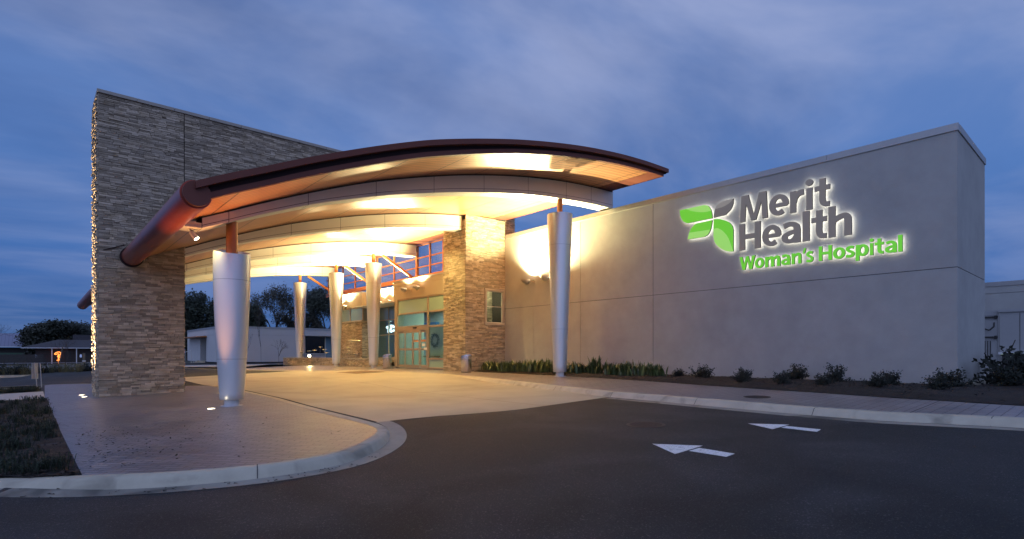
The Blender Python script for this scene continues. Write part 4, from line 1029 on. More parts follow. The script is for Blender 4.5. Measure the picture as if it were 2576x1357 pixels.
# floodlight under the end of the first beam
fl = thing('floodlight', 'small white floodlight hanging under the low end of the first beam', 'floodlight', (3.3, 17.3, S(3.5)-0.03-bdep(3.5)))
MB().lathe([(0.09, -0.03), (0.09, -0.002)], n=16).build('mount', mat('white_lamp', (0.7, 0.68, 0.62), 0.5), fl)
MB().tube((0, 0, -0.03), (0.03, -0.02, -0.10), 0.03).build('arm', LAMPMET, fl)
MB().tube((0.0, 0.02, -0.09), (0.12, -0.06, -0.26), 0.065, 0.075, n=16).build('head', bpy.data.materials['white_lamp'], fl)
MB().tube((0.121, -0.061, -0.262), (0.124, -0.063, -0.266), 0.068, n=16).build('lens', LENS, fl)
light('SPOT', 'lamp_light', (0.14, -0.07, -0.29), 90, WARM, fl, aim=(0.5, -0.3, -1), spot=100, blend=0.5, radius=0.06)
# in-ground uplights
def uplight(x, y, label, power, aim, spot=80, blend=0.6, colr=(1.0, 0.72, 0.40)):
    t = thing('ground_light', label, 'ground light', (x, y, P(x)+0.003), group='round uplights set in the paving')
    MB().lathe([(0.125, 0.0), (0.12, 0.012), (0.10, 0.014), (0.098, 0.004)], n=28, cap=(False, False)).build('rim', STEEL, t, smooth=40)
    MB().lathe([(0.098, 0.009), (0.001, 0.010)], n=28, cap=(False, False)).build('lens', LENS, t)
    light('SPOT', 'lamp_light', (0, 0, 0.03), power, colr, t, aim=aim, spot=spot, blend=blend, radius=0.05)
    return t
uplight(1.42, 25.75, 'glowing round light in the paving by the stone wall, the nearer of the pair', 9000, (0.055, 0.0, 1), 30)
uplight(1.40, 26.9, 'glowing round light in the paving by the stone wall, the farther of the pair', 9000, (0.055, 0, 1), 30)
uplight(3.72, 16.95, 'glowing round light in the paving at the foot of the near column', 2600, (-0.03, -0.24, 1), 54, 1.0, (1.0, 0.42, 0.14))
uplight(2.6, 40.8, 'small distant glowing round light seen past the left edge of the stone wall', 60, (0, 0, 1), 60) if False else None
light('AREA', 'added_window_fill', (20.5, SY0+0.7, 4.9), 60, (1.0, 0.85, 0.5), size=0.8, aim=(0, 0.5, -1))  # unseen lamp added to light the stone panel behind the pier window
# planter spotlight and lobby lights
light('AREA', 'lobby_light', (22.6, 31.0, 4.5), 420, (0.62, 1.0, 0.86), size=3.0, aim=(0, 0, -1))
light('AREA', 'lobby_light', (23.5, 37.5, 4.5), 240, (0.55, 0.85, 1.0), size=3.0, aim=(0, 0, -1))

# ------------------------------------------------------------------ litter bins
def bin_(x, y, label):
    t = thing('litter_bin', label, 'litter bin', (x, y, P(x)), group='round steel litter bins by the entrance')
    n = 40; r = 0.29; h = 0.94
    m = MB(); sl = lambda a: 0.04*math.cos(a-R(20))
    m.lathe([(r*0.96, 0.03), (r, 0.05), (r, h-0.06), (r, h), (r-0.02, h+0.005), (r-0.03, h-0.12)], n=n, tilt={2: sl, 3: sl, 4: sl, 5: sl}, cap=(True, True))
    m.build('body', STEEL, t, smooth=40)
    MB().lathe([(r*0.97, 0.0), (r*0.97, 0.03)], n=n).build('base', DARK, t)
    MB().lathe([(r+0.002, h-0.16), (r+0.002, h-0.14)], n=n, tilt={0: sl, 1: sl}, cap=(False, False)).build('band', SEAM, t)
    return t
bin_(17.75, 24.0, 'round brushed steel litter bin standing in front of the stone pier')
bin_(18.15, 33.6, 'round brushed steel litter bin left of the glass doors, by a column')

# ------------------------------------------------------------------ stone planter with metal fish
pl = thing('stone_planter', 'low curved stone planter wall with a pale coping beside the lobby', 'planter', (18, 42, 0))
PLn = [(19.88,36.2),(18.95,37.0),(18.62,39.5),(18.7,41.5),(18.9,43.8),(18.9,45.5),(18.55,47.6),(17.7,48.6),(17.0,49.6),(17.2,51.2),(18.6,52.2),(21.0,52.6)]
pls = smooth_line(PLn, 5); m = MB(); cp = MB()
rp = random.Random(3)
for a, b in zip(pls, pls[1:]):
    u = Vector((b[0]-a[0], b[1]-a[1], 0)); L_ = u.length; u.normalize(); n_ = Vector((u.y, -u.x, 0))*1
    if n_.x > 0.2 and False: pass
    nn = Vector((-u.y, u.x, 0))          # towards the drive (left of travel)
    clad(m, (a[0], a[1], -0.12), u, L_, 0.62, nn, rp, lmin=0.1, lmax=0.4, d1=0.04)
    m2 = MB()
    cp.obox(Vector((a[0], a[1], 0.50))+nn*0.07, u, -nn, (0, 0, 1), L_+0.01, 0.34, 0.07)
part(m, 'stone_facing', STONE, pl); part(cp, 'coping', CAPSTONE, pl)
core = MB()
for a, b in zip(pls, pls[1:]):
    u = Vector((b[0]-a[0], b[1]-a[1], 0)); L_ = u.length; u.normalize(); nn = Vector((-u.y, u.x, 0))
    core.obox(Vector((a[0], a[1], -0.2)), u, -nn, (0, 0, 1), L_, 0.2, 0.69)
part(core, 'core', STONECORE, pl)
sl_ = MB(); sl_.add([(x, y, 0.40) for x, y in pls[:-1]]+[(21.2, 52.4, 0.40), (21.2, 46.0, 0.40), (19.95, 45.9, 0.40), (19.95, 41.0, 0.40), (20.8, 40.9, 0.40), (20.8, 36.3, 0.40)], [tuple(range(len(pls)-1+6))])
so = part(sl_, 'soil', MULCH, pl, recalc=True)
FISH = mat('fish_metal', (0.65, 0.68, 0.50), 0.25, metal=0.8)
def fish(x, y, z, s_, rz, label, zb=0.40):
    t = thing('fish_sculpture', label, 'sculpture', (x, y, zb), rz, 'metal fish on rods in the planter')
    h = z-zb; m = MB(); n = 10; st = [(-0.5, 0.004), (-0.42, 0.05), (-0.25, 0.11), (-0.05, 0.125), (0.15, 0.10), (0.32, 0.045), (0.38, 0.03)]
    vs = []
    for px, r in st:
        for i in range(n):
            a = 2*math.pi*i/n; vs.append((px*s_, r*s_*0.55*math.cos(a), h+r*s_*math.sin(a)))
    m.add(vs, [(k*n+i, k*n+(i+1) % n, (k+1)*n+(i+1) % n, (k+1)*n+i) for k in range(len(st)-1) for i in range(n)])
    m.build('body', FISH, t, smooth=True)
    MB().prism([(0.36*s_, h-0.02*s_), (0.36*s_, h+0.02*s_), (0.56*s_, h+0.12*s_), (0.51*s_, h), (0.56*s_, h-0.12*s_)], 'y', -0.006, 0.006).build('tail', FISH, t)
    MB().tube((0, 0, 0), (0, 0, h), 0.008, n=6).build('rod', STEEL, t)
    return t
FS = [(19.2,40.55,1.95,0.62,-0.75,'large pale metal fish, second from the front before the stone-faced wall'),(19.15,41.25,1.98,0.62,-0.75,'large pale metal fish, first from the left of the big pair before the stone-faced wall'),
 (19.3,42.3,1.42,0.38,-0.7,'small metal fish just below the two large ones'),(19.25,41.9,1.16,0.36,-0.6,'small metal fish low before the stone-faced wall'),
 (19.3,40.9,0.92,0.34,-0.8,'small metal fish lowest on the right, near the coping'),(19.4,42.6,0.95,0.34,-0.7,'small metal fish low down beside the tall column'),
 (18.9,46.2,1.28,0.40,-0.7,'small metal fish left of the column, toward the low building'),(18.8,46.8,1.50,0.38,-0.9,'topmost small metal fish left of the column'),
 (18.5,47.4,1.22,0.40,-0.6,'small metal fish between two columns, middle of the school'),(18.3,48.1,1.16,0.38,-0.8,'small metal fish farthest left but one, above the planter'),
 (19.0,45.9,1.0,0.4,-0.75,'small metal fish low, left of the column by the coping'),(18.0,48.9,1.02,0.36,-0.7,'small metal fish at the far left end of the school')]
for f_ in FS: fish(*f_)
ps = thing('planter_spotlight', 'small glaring spotlight on the planter aimed at the fish and the camera', 'spotlight', (17.9, 46.9, 0.57))
MB().tube((0, 0, 0), (0, 0, 0.14), 0.02).build('stem', DARK, ps)
MB().tube((0.05, 0.09, 0.25), (-0.04, -0.07, 0.18), 0.09, 0.11, n=18).build('head', DARK, ps)
MB().tube((-0.041, -0.072, 0.179), (-0.044, -0.078, 0.177), 0.10, n=18).build('lens', mat('spot_lens', (0.9, 0.85, 0.7), 0.4, emit=(1.0, 0.85, 0.55), estr=60), ps)
light('SPOT', 'lamp_light', (-0.06, -0.10, 0.19), 60, WARM, ps, aim=(-0.3, -1, 0.05), spot=120, blend=0.8, radius=0.08)

# ------------------------------------------------------------------ plants
def leafy(mb, c, n, size, spread, rnd, up=0.4):
    for _ in range(n):
        d = Vector((rnd.gauss(0, 1), rnd.gauss(0, 1), rnd.gauss(0, 1)*up)).normalized(); p = c+Vector((rnd.gauss(0, 1)*spread[0], rnd.gauss(0, 1)*spread[1], rnd.gauss(0, 1)*spread[2]))
        s_ = size*rnd.uniform(0.6, 1.4); e = d.orthogonal().normalized()*s_*0.38; mb.tone = rnd.random()
        mb.add([p, p+d*s_*0.5+e, p+d*s_, p+d*s_*0.5-e], [(0, 1, 2, 3)])
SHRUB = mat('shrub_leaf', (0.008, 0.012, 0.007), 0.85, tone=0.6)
TWIG = mat('twig_bark', (0.05, 0.038, 0.03), 0.9)
def make_shrub(seed, h=0.50, w_=0.42):
    rnd = random.Random(seed); m = MB(); tw = MB()
    for k in range(44):
        a = rnd.uniform(0, 6.28); e = rnd.uniform(0.1, 1.4); L_ = rnd.uniform(0.45, 1.1); d = Vector((math.cos(a)*math.cos(e)*w_*1.3, math.sin(a)*math.cos(e)*w_*1.3, math.sin(e)*h*1.1))*L_
        tw.tube((0, 0, 0), d, 0.006, 0.002, n=4, cap=False)
        for j in range(40):
            f = rnd.uniform(0.15, 1.05); leafy(m, d*f, 1, 0.06, (0.035, 0.035, 0.03), rnd, 0.8)
    return m, tw
def shrub(x, y, z, label, seed, s_=1.0):
    m, tw = make_shrub(seed); t = thing('shrub', label, 'shrub', (x, y, z), group='small dark shrubs in the mulch bed'); t.scale = (s_, s_, s_)
    m.build('foliage', SHRUB, t); tw.build('stems', TWIG, t); return t
SH = [(20.1,12.4,0.75,'small dark shrub nearest the strappy leafy plants, by the wall'),(19.3,10.9,1.15,'dark spreading shrub, second along the bed from the strappy plants'),
 (17.9,8.7,0.8,'low dark shrub beside the sidewalk, third along the bed'),(20.2,9.7,0.9,'dark shrub at the wall behind the third one in the bed'),
 (17.7,7.3,0.8,'low dark shrub at the sidewalk edge below the hospital lettering'),(20.6,8.0,1.15,'upright dark shrub at the wall below the hospital lettering'),
 (17.9,6.15,0.75,'low dark shrub by the sidewalk, between two bigger ones'),(20.2,6.6,1.15,'bushy dark shrub at the wall, right of the lettering'),
 (17.9,4.75,0.85,'low dark shrub by the sidewalk near the wing corner'),(19.9,4.9,0.95,'dark shrub against the wall, last but one before the corner'),
 (18.2,3.45,0.85,'dark shrub in front of the building corner, lower left of the pair'),(20.0,3.5,1.25,'bushy dark shrub right in front of the building corner')]
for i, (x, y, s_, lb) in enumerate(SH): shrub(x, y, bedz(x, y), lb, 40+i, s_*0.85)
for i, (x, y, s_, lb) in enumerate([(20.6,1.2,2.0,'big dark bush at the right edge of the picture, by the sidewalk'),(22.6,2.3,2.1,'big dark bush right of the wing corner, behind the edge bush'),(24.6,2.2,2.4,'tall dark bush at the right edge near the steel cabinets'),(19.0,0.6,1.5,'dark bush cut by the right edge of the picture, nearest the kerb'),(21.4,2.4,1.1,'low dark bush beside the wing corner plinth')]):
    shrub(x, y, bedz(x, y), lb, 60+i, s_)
BLADE = mat('strappy_leaf', (0.060, 0.085, 0.024), 0.5, tone=0.5)
def strappy(x, y, z, label, seed, s_=1.0):
    rnd = random.Random(seed); m = MB(); t = thing('leafy_plant', label, 'plant', (x, y, z), group='strappy green plants at the foot of the wall')
    for k in range(80):
        ox, oy = rnd.gauss(0, 0.17), rnd.gauss(0, 0.19); a = rnd.uniform(0, 6.28); L_ = rnd.uniform(0.32, 0.66)*s_; lean = rnd.uniform(0.1, 0.75); wd = rnd.uniform(0.026, 0.05)
        d = Vector((math.cos(a), math.sin(a), 0)); sd = Vector((-d.y, d.x, 0)); m.tone = rnd.random(); vs = []
        for j in range(5):
            f = j/4; p = Vector((ox, oy, 0))+d*(lean*L_*f*f*0.9)+Vector((0, 0, L_*(f-0.35*lean*f*f))); w_ = wd*math.sin(math.pi*min(0.97, 0.12+f*0.86)); vs += [p-sd*w_, p+sd*w_]
        m.add(vs, [(2*i, 2*i+1, 2*i+3, 2*i+2) for i in range(4)])
    m.build('leaves', BLADE, t)
    return t
ry = random.Random(77); LP = []
for i in range(23):
    y = 24.2-i*0.505; x = interp([(12.8,19.4),(17,19.2),(21,19.1),(24.9,19.3)], y)+ry.uniform(-0.25, 0.35); LP.append((x, y))
n = len(LP)
ORD = 'first second third fourth fifth sixth seventh eighth ninth tenth eleventh twelfth thirteenth fourteenth fifteenth sixteenth seventeenth eighteenth nineteenth twentieth twenty-first twenty-second twenty-third'.split()
for i, (x, y) in enumerate(LP):
    s_ = ry.uniform(0.85, 1.2)
    if i == 16: s_ = 1.45
    lb = {0: 'strappy green plant touching the stone pier, first of the row', 16: 'tallest strappy green plant of the row, right of the column', n-1: 'last strappy green plant of the row, next to the dark shrubs'}.get(i, '%s strappy green plant of the row from the stone pier, along the stucco wall' % ORD[i])
    strappy(x, y, bedz(x, y), lb, 100+i, s_)

# ------------------------------------------------------------------ trees
BARK = mat('tree_bark', (0.045, 0.036, 0.03), 0.95, var=0.2, vscale=6)
def tree(label, base, H, cr, seed, leaves=2500, lsize=0.3, color=(0.03, 0.04, 0.02), bare=False, r0=0.22, trunkf=0.3, name='tree', squash=1.0, depth=5, up=0.35, group=None, fill=0.0):
    rnd = random.Random(seed); t = thing(name, label, 'tree', base, group=group); tb = MB(); tips = []
    def grow(p, d, L_, r, lev):
        q = p+d*L_; tb.tube(p, q, r, r*0.68, n=6 if lev < 2 else 4, cap=False)
        if lev >= 2: tips.append((q, d)); tips.append(((p+q)/2, d))
        if lev >= depth: return
        k = rnd.choice((2, 3)) if lev else 4
        for _ in range(k):
            a = rnd.uniform(0, 6.28); o = d.orthogonal().normalized(); o = Matrix.Rotation(a, 3, d) @ o; an = rnd.uniform(0.35, 0.85)
            nd = (d*math.cos(an)+o*math.sin(an)+Vector((0, 0, up*0.4))).normalized()
            nd = Vector((nd.x, nd.y, nd.z*squash)).normalized()
            grow(q-d*rnd.uniform(0, 0.25)*L_, nd, L_*rnd.uniform(0.62, 0.86), r*rnd.uniform(0.5, 0.68), lev+1)
    grow(Vector((0, 0, 0)), Vector((rnd.uniform(-.05, .05), rnd.uniform(-.05, .05), 1)).normalized(), H*trunkf, r0, 0)
    # fit into the measured crown
    zm = max(v[2] for v in tb.v); rm = sorted(math.hypot(v[0], v[1]) for v in tb.v)[int(len(tb.v)*0.97)]
    kz_, kr = H/zm*0.95, cr/rm*0.95
    tb.v = [(v[0]*kr*(1 if v[2] > H*trunkf*0.9 else 0.5), v[1]*kr*(1 if v[2] > H*trunkf*0.9 else 0.5), v[2]*kz_) for v in tb.v]
    if bare:
        tb.build('branches', TWIG, t)
        return t
    tb.build('trunk', BARK, t)
    m = MB(); LM = bpy.data.materials.get('leaf_%02d%02d%02d' % tuple(int(c*100) for c in color)) or mat('leaf_%02d%02d%02d' % tuple(int(c*100) for c in color), color, 0.7, tone=0.6)
    for _ in range(leaves):
        q, d = rnd.choice(tips); c = Vector((q.x*kr, q.y*kr, q.z*kz_))
        if fill and rnd.random() < fill:
            while True:
                e_ = Vector((rnd.uniform(-1, 1), rnd.uniform(-1, 1), rnd.uniform(-0.75, 1)))
                if e_.length < 1 and noise.noise(e_*2.2+Vector((seed, 0, 0))) > -0.25: break
            c = Vector((e_.x*cr*0.95, e_.y*cr*0.95, H*0.52+e_.z*H*0.44))
        leafy(m, c, 1, lsize, (cr*0.06, cr*0.06, H*0.03), rnd, 0.8)
    m.build('crown', LM, t); return t
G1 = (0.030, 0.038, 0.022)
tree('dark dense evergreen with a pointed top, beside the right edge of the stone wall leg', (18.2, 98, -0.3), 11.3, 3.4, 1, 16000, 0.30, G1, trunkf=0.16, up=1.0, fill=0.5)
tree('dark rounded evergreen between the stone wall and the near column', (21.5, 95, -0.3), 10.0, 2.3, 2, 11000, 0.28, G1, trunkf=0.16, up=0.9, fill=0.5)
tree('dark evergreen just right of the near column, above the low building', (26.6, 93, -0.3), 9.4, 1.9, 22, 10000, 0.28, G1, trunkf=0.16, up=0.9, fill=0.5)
tree('open oak with sky showing through, between the near column and the next', (31.0, 97, -0.3), 13.4, 5.2, 14, 7000, 0.24, (0.045, 0.042, 0.028), depth=6, trunkf=0.3)
tree('thinly leaved oak right of the open one, with a low bushy crown', (34.2, 95, -0.3), 8.0, 4.2, 5, 8000, 0.26, (0.04, 0.045, 0.028), depth=5, trunkf=0.25)
tree('tall broad oak behind the two far columns', (38.6, 93.5, -0.3), 13.6, 6.0, 6, 14000, 0.26, (0.042, 0.048, 0.03), depth=6, trunkf=0.25)
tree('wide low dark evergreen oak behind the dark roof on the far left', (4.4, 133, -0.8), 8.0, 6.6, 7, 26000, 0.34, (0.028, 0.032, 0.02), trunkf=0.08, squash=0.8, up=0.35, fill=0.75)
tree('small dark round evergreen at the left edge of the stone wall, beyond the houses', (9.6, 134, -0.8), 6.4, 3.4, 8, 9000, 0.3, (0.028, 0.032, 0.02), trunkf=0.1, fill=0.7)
tree('bare twiggy tree cut by the left edge of the picture', (-3.7, 80, -0.8), 5.9, 2.2, 9, bare=True, r0=0.10, depth=6)
tree('thin bare sapling tied to a leaning stake on the far left', (2.2, 65, -0.75), 3.6, 1.5, 10, bare=True, r0=0.04, depth=5)
tree('slim bare sapling against the low pale building, left of three', (17.7, 64.6, -0.2), 4.0, 0.85, 31, bare=True, r0=0.05, depth=5, up=1.2)
tree('tallest slim bare sapling against the low pale building, middle of three', (18.9, 63.6, -0.2), 7.4, 0.8, 32, bare=True, r0=0.06, depth=6, up=1.6)
tree('short bushy bare sapling against the low pale building, right of three', (20.4, 62.4, -0.2), 2.9, 1.0, 33, bare=True, r0=0.035, depth=5, up=0.6)
tree('bare dark tree between the two dark evergreens, past the stone wall', (20.2, 99, -0.3), 7.5, 2.2, 34, bare=True, r0=0.12, depth=6)

# ------------------------------------------------------------------ low pale building across the far road
PALE = mat('pale_stucco', (0.46, 0.44, 0.42), 0.9, var=0.04, vscale=0.6, bump=0.2, bscale=60)
bb = thing('low_building', 'long low pale building with a dark-glazed recess, beyond the drive', 'building', (16.3, 69.5, -0.3))
BX, BY, BZ = 16.3, 69.5, 4.15
mb = MB()
# south-west face (plane x) with a deep doorway; main face (plane y) with the glazed recess
ry0, ry1 = 76.8, 80.2; rx0, rx1 = 25.2, 30.2
mb.box(BX, BX+0.3, BY, ry0, -0.1, 3.15); mb.box(BX, BX+0.3, ry1, 88, -0.1, 3.15); mb.box(BX+0.31, 50, BY+0.31, 88, 3.165, BZ-0.41)
mb.box(BX+0.301, BX+2.2, ry1+0.001, ry1+0.2, -0.1, 3.16); mb.box(BX+0.301, BX+2.2, ry0-0.2, ry0-0.001, -0.1, 3.16)
mb.box(BX, BX+0.3, BY, 88, 3.165, BZ-0.25)
mb.box(BX+0.31, rx0, BY, BY+0.3, -0.1, 3.15); mb.box(rx1, 50, BY, BY+0.3, -0.1, 3.15); mb.box(BX+0.31, 50, BY, BY+0.3, 3.165, BZ-0.25)
mb.box(rx0-0.2, rx1+0.2, BY+1.3, BY+1.5, -0.1, 3.16); mb.box(BX+2.0, BX+2.2, ry0-0.3, ry1+0.3, -0.1, 3.16)
for j in (21.0, 33.5): pass
part(mb, 'wall', PALE, bb)
part(MB().box(BX-0.04, 50, BY-0.04, BY+0.3, BZ-0.248, BZ).box(BX-0.04, BX+0.3, BY+0.302, 88, BZ-0.248, BZ).box(BX+0.3, 50, BY+0.3, 88, BZ-0.4, BZ-0.25), 'parapet', COPING, bb)
for xa_, xb_ in ((rx0, rx0+1.1), (rx0+3.9, rx1)): part(MB().box(xa_, xb_, BY+1.2, BY+1.28, 0.1, 3.1), 'blue_panel', SKYGLASS, bb)
w_ = part(MB().box(rx0+1.15, rx0+3.85, BY+1.18, BY+1.26, 0.9, 3.1), 'window', mat('dark_window', (0.012, 0.012, 0.014), 0.15), bb)
sub(MB().box(rx0+1.12, rx0+1.2, BY+1.1, BY+1.18, 0.1, 3.1).box(rx0+3.8, rx0+3.9, BY+1.1, BY+1.18, 0.1, 3.1).box(rx0+1.2, rx0+3.8, BY+1.1, BY+1.18, 0.82, 0.92), 'frame', ALU, w_)
part(MB().box(BX+1.9, BX+1.99, ry0+0.6, ry0+2.2, -0.1, 2.8), 'door', mat('grey_door', (0.12, 0.12, 0.12), 0.5), bb)
part(MB().box(BX-1.2, BX+0.3, ry0-0.4, 86.5, 2.96, 3.06), 'entry_canopy', RUST, bb)
struct('mulch_far', MB().add([(10.5,64,-0.31),(17.2,58.6,-0.16),(26,56,-0.06),(40,60,-0.05),(40,69.6,-0.05),(16.3,69.6,-0.25),(11,84,-0.32)], [(0, 1, 2, 3, 4, 5, 6)]), MULCH)
struct('far_walk', MB().add([(8.2,63.2,-0.27),(9.9,54.5,-0.24),(13,49.0,-0.20),(17.2,55.5,-0.13),(26,52.9,-0.03),(26.2,55.9,-0.05),(17.2,58.5,-0.15),(10.5,63.9,-0.26)], [(0, 1, 3, 7), (1, 2, 3), (3, 4, 5, 6), (3, 6, 7)]), WALK)
tag(MB().box(0, 1.2, 0, 0.9, -0.05, 0.10).box(0.3, 1.2, 0.0, 0.9, 0.102, 0.25).build('door_step', KERB), 'pale concrete step before the doorway of the low building', 'step').location = (14.9, 76.5, -0.2)
rl_ = thing('handrail', 'pale metal handrail at the far left corner of the low building', 'railing', (14.2, 80.5, -0.3))
sub(MB().tube((0, 0, 0), (0, 0, 1.25), 0.03, n=8).tube((0.9, -1.2, 0), (0.9, -1.2, 1.6), 0.03, n=8), 'post', ALU, rl_); sub(MB().tube((-0.1, 0.1, 1.2), (0.95, -1.25, 1.62), 0.035, n=8), 'rail', ALU, rl_)

# ------------------------------------------------------------------ far left: kerb, verge, street and houses
struct('kerb_far', MB().box(-40, 9.0, 56.6, 56.9, -0.95, P(0)-0.02+0.0).add([(9.0,56.6,P(0)-0.02),(9.0,56.9,P(0)-0.02),(12,62.4,P(12)-0.1),(11.8,62.8,P(12)-0.1)], [(0,1,3,2)]), KERB)
def vz(x, y): return -0.78+0.05*noise.noise(Vector((x*0.5, y*0.5, 2)))
struct('verge', strip(-40, 9.0, 56.92, 76, 40, 20, lambda x, y: vz(x, y)+0.02), MULCH)
struct('road_far', MB().add([(-60,76,-0.80),(12,76,-0.80),(12,100,-0.80),(-60,100,-0.80)], [(0,1,2,3)]), mat('far_street', (0.11, 0.11, 0.12), 0.8))
vg = random.Random(55)
VB = [(-2.2,60.5,0.9),(-0.9,59.0,0.8),(0.4,60.0,0.9),(3.6,60.0,0.95),(4.8,59.0,0.8),(5.9,60.3,0.9),(7.0,59.4,0.85),(8.2,60.6,0.9),(1.8,61.5,0.7)]
VL = ['first dark verge bush from the left, behind the far kerb','second dark verge bush from the left, behind the far kerb','third dark verge bush from the left, by the metal post','dark verge bush right of the leaning stake','broad dark verge bush below the orange light figure','dark verge bush left of the wooden stake','dark verge bush at the foot of the wooden stake','dark verge bush beside the stone wall edge','small dark verge bush below the leaning stake']
for (x, y, s_), lb in zip(VB, VL):
    m, tw = make_shrub(int(x*10)+200); t = thing('verge_bush', lb, 'bush', (x, y, vz(x, y)), group='dark bushes on the far verge'); t.scale = (2.6*s_, 2.6*s_, 1.9*s_)
    m.build('foliage', SHRUB, t)
tag(grass(60, lambda r: (r.uniform(-4, 3), r.uniform(57.5, 62)), vz, 0.9, 15, blades=30).build('dry_grass', GRASS2), kind='stuff')
# the dark ranch house with its hip roof and lights
ROOFD = mat('dark_shingle', (0.055, 0.05, 0.055), 0.9, var=0.2, vscale=5); WALLD = mat('dark_brick', (0.05, 0.042, 0.038), 0.9, var=0.2, vscale=4)
TRIM = mat('white_trim', (0.6, 0.6, 0.6), 0.7)
hs = thing('house', 'low dark house with a hip roof and pale eave line on the far left', 'house', (5, 120, -0.8))
mb = MB().box(0.2, 14, 119.5, 128, -0.9, 1.75); part(mb, 'wall', WALLD, hs)
mb = MB().add([(-1.6,118.2,1.86),(15,118.2,1.86),(15,129.5,1.86),(-1.6,129.5,1.86),(3.2,123.8,3.3),(11,123.8,3.3)], [(0,1,5,4),(1,2,5),(2,3,4,5),(3,0,4),(0,3,2,1)]); part(mb, 'roof', ROOFD, hs)
part(MB().box(-1.6, 15, 118.12, 118.19, 1.74, 1.86), 'eave_board', TRIM, hs)
part(MB().box(5.3, 8.3, 124.5, 127, 3.0, 4.2), 'roof_box', ROOFD, hs)
part(MB().box(2.2, 2.32, 118.4, 118.5, -0.85, 1.74).box(5.4, 5.52, 118.4, 118.5, -0.85, 1.74), 'porch_post', TRIM, hs)
part(MB().box(2.7, 4.8, 119.42, 119.49, -0.8, 1.4), 'door', DARK, hs)
h2 = thing('metal_roof_house', 'low building with a blue-grey metal roof and white gutter, at the far left edge', 'house', (-4, 138, -0.8))
part(MB().box(-16, 1.5, 134.5, 146, -0.9, 1.95), 'wall', WALLD, h2)
mr_ = mat('blue_metal_roof', (0.22, 0.22, 0.30), 0.5, metal=0.3); lines(mr_, 0, 0.5, 0.06, 0.6)
part(MB().add([(-17,133.2,2.15),(2.6,133.2,2.15),(2.6,141,4.7),(-17,141,4.7),(2.6,148.5,2.15),(-17,148.5,2.15)], [(0,1,2,3),(3,2,4,5),(1,4,2),(0,3,5),(0,5,4,1)]), 'roof', mr_, h2)
part(MB().box(-17, 3.0, 133.05, 133.18, 2.02, 2.16), 'gutter', TRIM, h2)
part(MB().box(-6.5, -1.2, 131.5, 134.4, -0.7, 1.0), 'awning_side', mat('green_awning', (0.05, 0.09, 0.06), 0.9), h2)
fc = thing('board_fence', 'low dark board fence across the yard on the far left', 'fence', (-6, 112, -0.8))
m = MB(); x = -16
while x < 1.0: m.box(x, x+0.14, 112, 112.03, 0.0-0.8, 0.75+0.03*math.sin(x*9)); x += 0.15
part(m, 'boards', WALLD, fc); part(MB().box(-16, 1.0, 112.04, 112.1, 0.4, 0.5), 'rail', WALLD, fc)
fo = thing('light_figure', 'glowing orange rope-light yard decoration in front of the dark house', 'decoration', (3.05, 117.5, -0.8))
GLOW = mat('orange_rope_light', (0.9, 0.3, 0.05), 0.5, emit=(1.0, 0.27, 0.05), estr=2.6)
m = MB(); pts = [(-0.2,0.55),(0.2,0.6),(0.0,0.75),(0.05,1.0),(-0.12,1.25),(0.2,1.4),(0.35,1.75),(0.1,1.95),(-0.25,1.85),(-0.5,1.6),(-0.3,1.5),(-0.1,1.65),(0.1,1.55),(0.0,1.25),(0.32,1.1),(0.1,0.95)]
for a, b in zip(pts, pts[1:]): m.tube((a[0], 0, a[1]), (b[0], 0, b[1]), 0.065, n=6)
m.tube((0, 0, 0), (0, 0, 0.6), 0.015, n=6); m.build('rope_light', GLOW, fo)
for lx, lb in ((0.25, 'small pale light on the dark porch, left of the orange figure'), (6.0, 'small pale light on the dark porch, right of the orange figure')):
    t = thing('porch_lantern', lb, 'lamp', (lx, 117.9, -0.8)); MB().tube((0, 0, 0), (0, 0, 1.0), 0.02, n=6).build('post', DARK, t)
    MB().lathe([(0.10, 1.0), (0.16, 1.15), (0.12, 1.45), (0.03, 1.55)], n=10).build('shade', mat('pale_lantern', (0.5, 0.55, 0.7), 0.6, emit=(0.4, 0.5, 0.8), estr=0.25), t)
wl = thing('chain_fence', 'low rail fence along the far street', 'fence', (0, 77, -0.8))
m = MB(); 
for x in xr(-10, 9, 12): m.box(x, x+0.05, 77, 77.05, -0.8, -0.1)
m.box(-10, 9, 77, 77.04, -0.12, -0.06); m.v = [(x-0, y-77, z+0.8) for x, y, z in m.v]; m.build('rails', mat('galv', (0.28, 0.28, 0.3), 0.5, metal=0.4), wl)
# stakes and the metal post
WOOD = mat('weathered_wood', (0.16, 0.14, 0.10), 0.9, var=0.2, vscale=8)
st = thing('wooden_stake', 'upright wooden stake with a pale tie, standing on the far verge', 'stake', (3.35, 61.5, -0.78)); MB().box(-0.09, 0.09, -0.09, 0.09, 0, 1.75).build('post', WOOD, st); MB().box(-0.12, 0.12, -0.12, 0.12, 1.0, 1.1).tube((0, 0, 0.3), (-3.6, 1.0, 0.55), 0.02, n=5).build('tie', TRIM, st)
st = thing('leaning_stake', 'thin leaning stake holding the bare sapling', 'stake', (1.6, 63.5, -0.78)); MB().tube((0, 0, 0), (0.35, 0.1, 2.3), 0.045, 0.04, n=6).build('post', WOOD, st)
GALV = mat('galvanised', (0.38, 0.40, 0.42), 0.4, metal=0.7)
mp_ = thing('metal_post', 'leaning steel sign post with a narrow folded panel at the walkway edge', 'post', (0.12, 35.3, P(0)))
MB().tube((0.0, 0, 0), (-0.10, 0, 1.22), 0.022, n=8).tube((0.17, 0.1, 0), (0.11, 0.1, 1.20), 0.022, n=8).build('post', GALV, mp_)
MB().obox((-0.20, 0.03, 0.42), Vector((1, 0.35, 0)).normalized(), (0, 0, 1), Vector((-0.33, 1, 0)).normalized(), 0.26, 0.78, 0.03).build('panel', GALV, mp_)

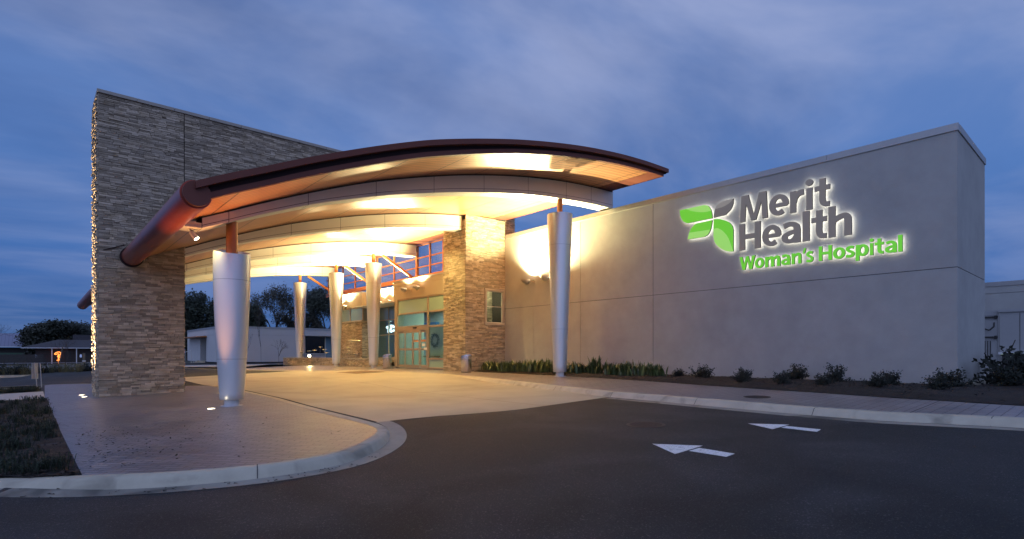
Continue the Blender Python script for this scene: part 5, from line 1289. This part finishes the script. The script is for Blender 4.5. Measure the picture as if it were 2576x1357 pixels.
# ------------------------------------------------------------------ far right: low wing and steel cabinets
rw_ = thing('rear_wing', 'low grey stucco wing seen past the corner of the tall one, at the right edge', 'building', (40, 4, 0))
part(MB().box(40, 60, -16, 30, -0.1, 4.28).box(40, 60, -16, 30, 4.30, 4.68), 'wall', STUCCO, rw_); part(MB().box(39.96, 60, -16.04, 30, 4.682, 4.92), 'coping', COPING, rw_)
struct('service_yard', MB().box(26.05, 39.9, -16, 24, -0.3, -0.03), WALK)
CAB = mat('cabinet_paint', (0.34, 0.34, 0.34), 0.5, metal=0.2, var=0.05, vscale=1)
g1 = thing('gate', 'tall grey metal service gate with hinges, right of the wing corner', 'gate', (36, 4.65, 0))
sub(MB().box(0, 0.1, -0.26, 1.2, 0.2, 3.1), 'leaf', CAB, g1)
sub(MB().box(-0.06, 0.0, -0.30, -0.26, 0.1, 3.1).box(-0.02, -0.001, -0.2, 1.2, 2.86, 2.9), 'frame', CAB, g1)
for z in (0.45, 1.75, 2.75): sub(MB().box(-0.09, -0.001, -0.24, 0.6, z, z+0.06).box(-0.12, -0.02, -0.22, -0.12, z-0.06, z+0.1), 'hinge', DARK, g1)
m = MB()
for i in range(10): m.box(-0.03, -0.001, 0.02+i*0.1, 0.05+i*0.1, 0.5, 1.6)
sub(m, 'louvre', DARK, g1)
hb = MB(); q = [(-0.12, -0.12, 2.5), (-0.18, -0.12, 2.3), (-0.18, 0.05, 2.12), (-0.18, 0.25, 2.2), (-0.14, 0.3, 2.4)]
for a, b in zip(q, q[1:]): hb.tube(a, b, 0.035, n=6)
sub(hb, 'hose_loop', DARK, g1)
g2 = thing('steel_cabinet', 'big grey steel cabinet on a ledge at the right edge of the picture', 'cabinet', (35.9, 3.3, 0))
sub(MB().box(0.0, 2.2, -2.4, 1.02, 1.04, 3.0), 'body', CAB, g2); sub(MB().box(-0.08, 2.28, -2.48, 1.08, 3.002, 3.14), 'lid', CAB, g2); sub(MB().box(-0.25, 2.2, -2.5, 1.05, 0.92, 1.035), 'ledge', TRIM, g2); sub(MB().box(0.1, 2.1, -2.3, 0.95, -0.1, 0.915), 'base', mat('cab_base', (0.08, 0.08, 0.08), 0.8), g2)
sub(MB().box(-0.012, -0.001, 0.28, 0.30, 1.1, 2.95).box(-0.012, -0.001, -0.6, -0.58, 1.1, 2.95), 'seam', DARK, g2)
rs_ = thing('ribbon_stake', 'thin dark stake tied with a pale green ribbon, leaning by the right-hand bushes', 'stake', (24.31, 3.01, 0.05))
MB().tube((0, 0, 0), (0.45, -0.42, 1.38), 0.014, n=6).build('stake', TWIG, rs_)
m = MB(); rr3 = random.Random(4)
for k in range(14):
    p = Vector((0.28, -0.26, 0.86)); d = Vector((rr3.gauss(0, 1), rr3.gauss(0, 1), rr3.gauss(-0.2, 0.8))).normalized()*rr3.uniform(0.08, 0.2); e = d.orthogonal().normalized()*0.03; m.add([p-e, p+e, p+d+e, p+d-e], [(0, 1, 2, 3)])
m.build('ribbon', mat('ribbon_green', (0.45, 0.50, 0.28), 0.7), rs_)
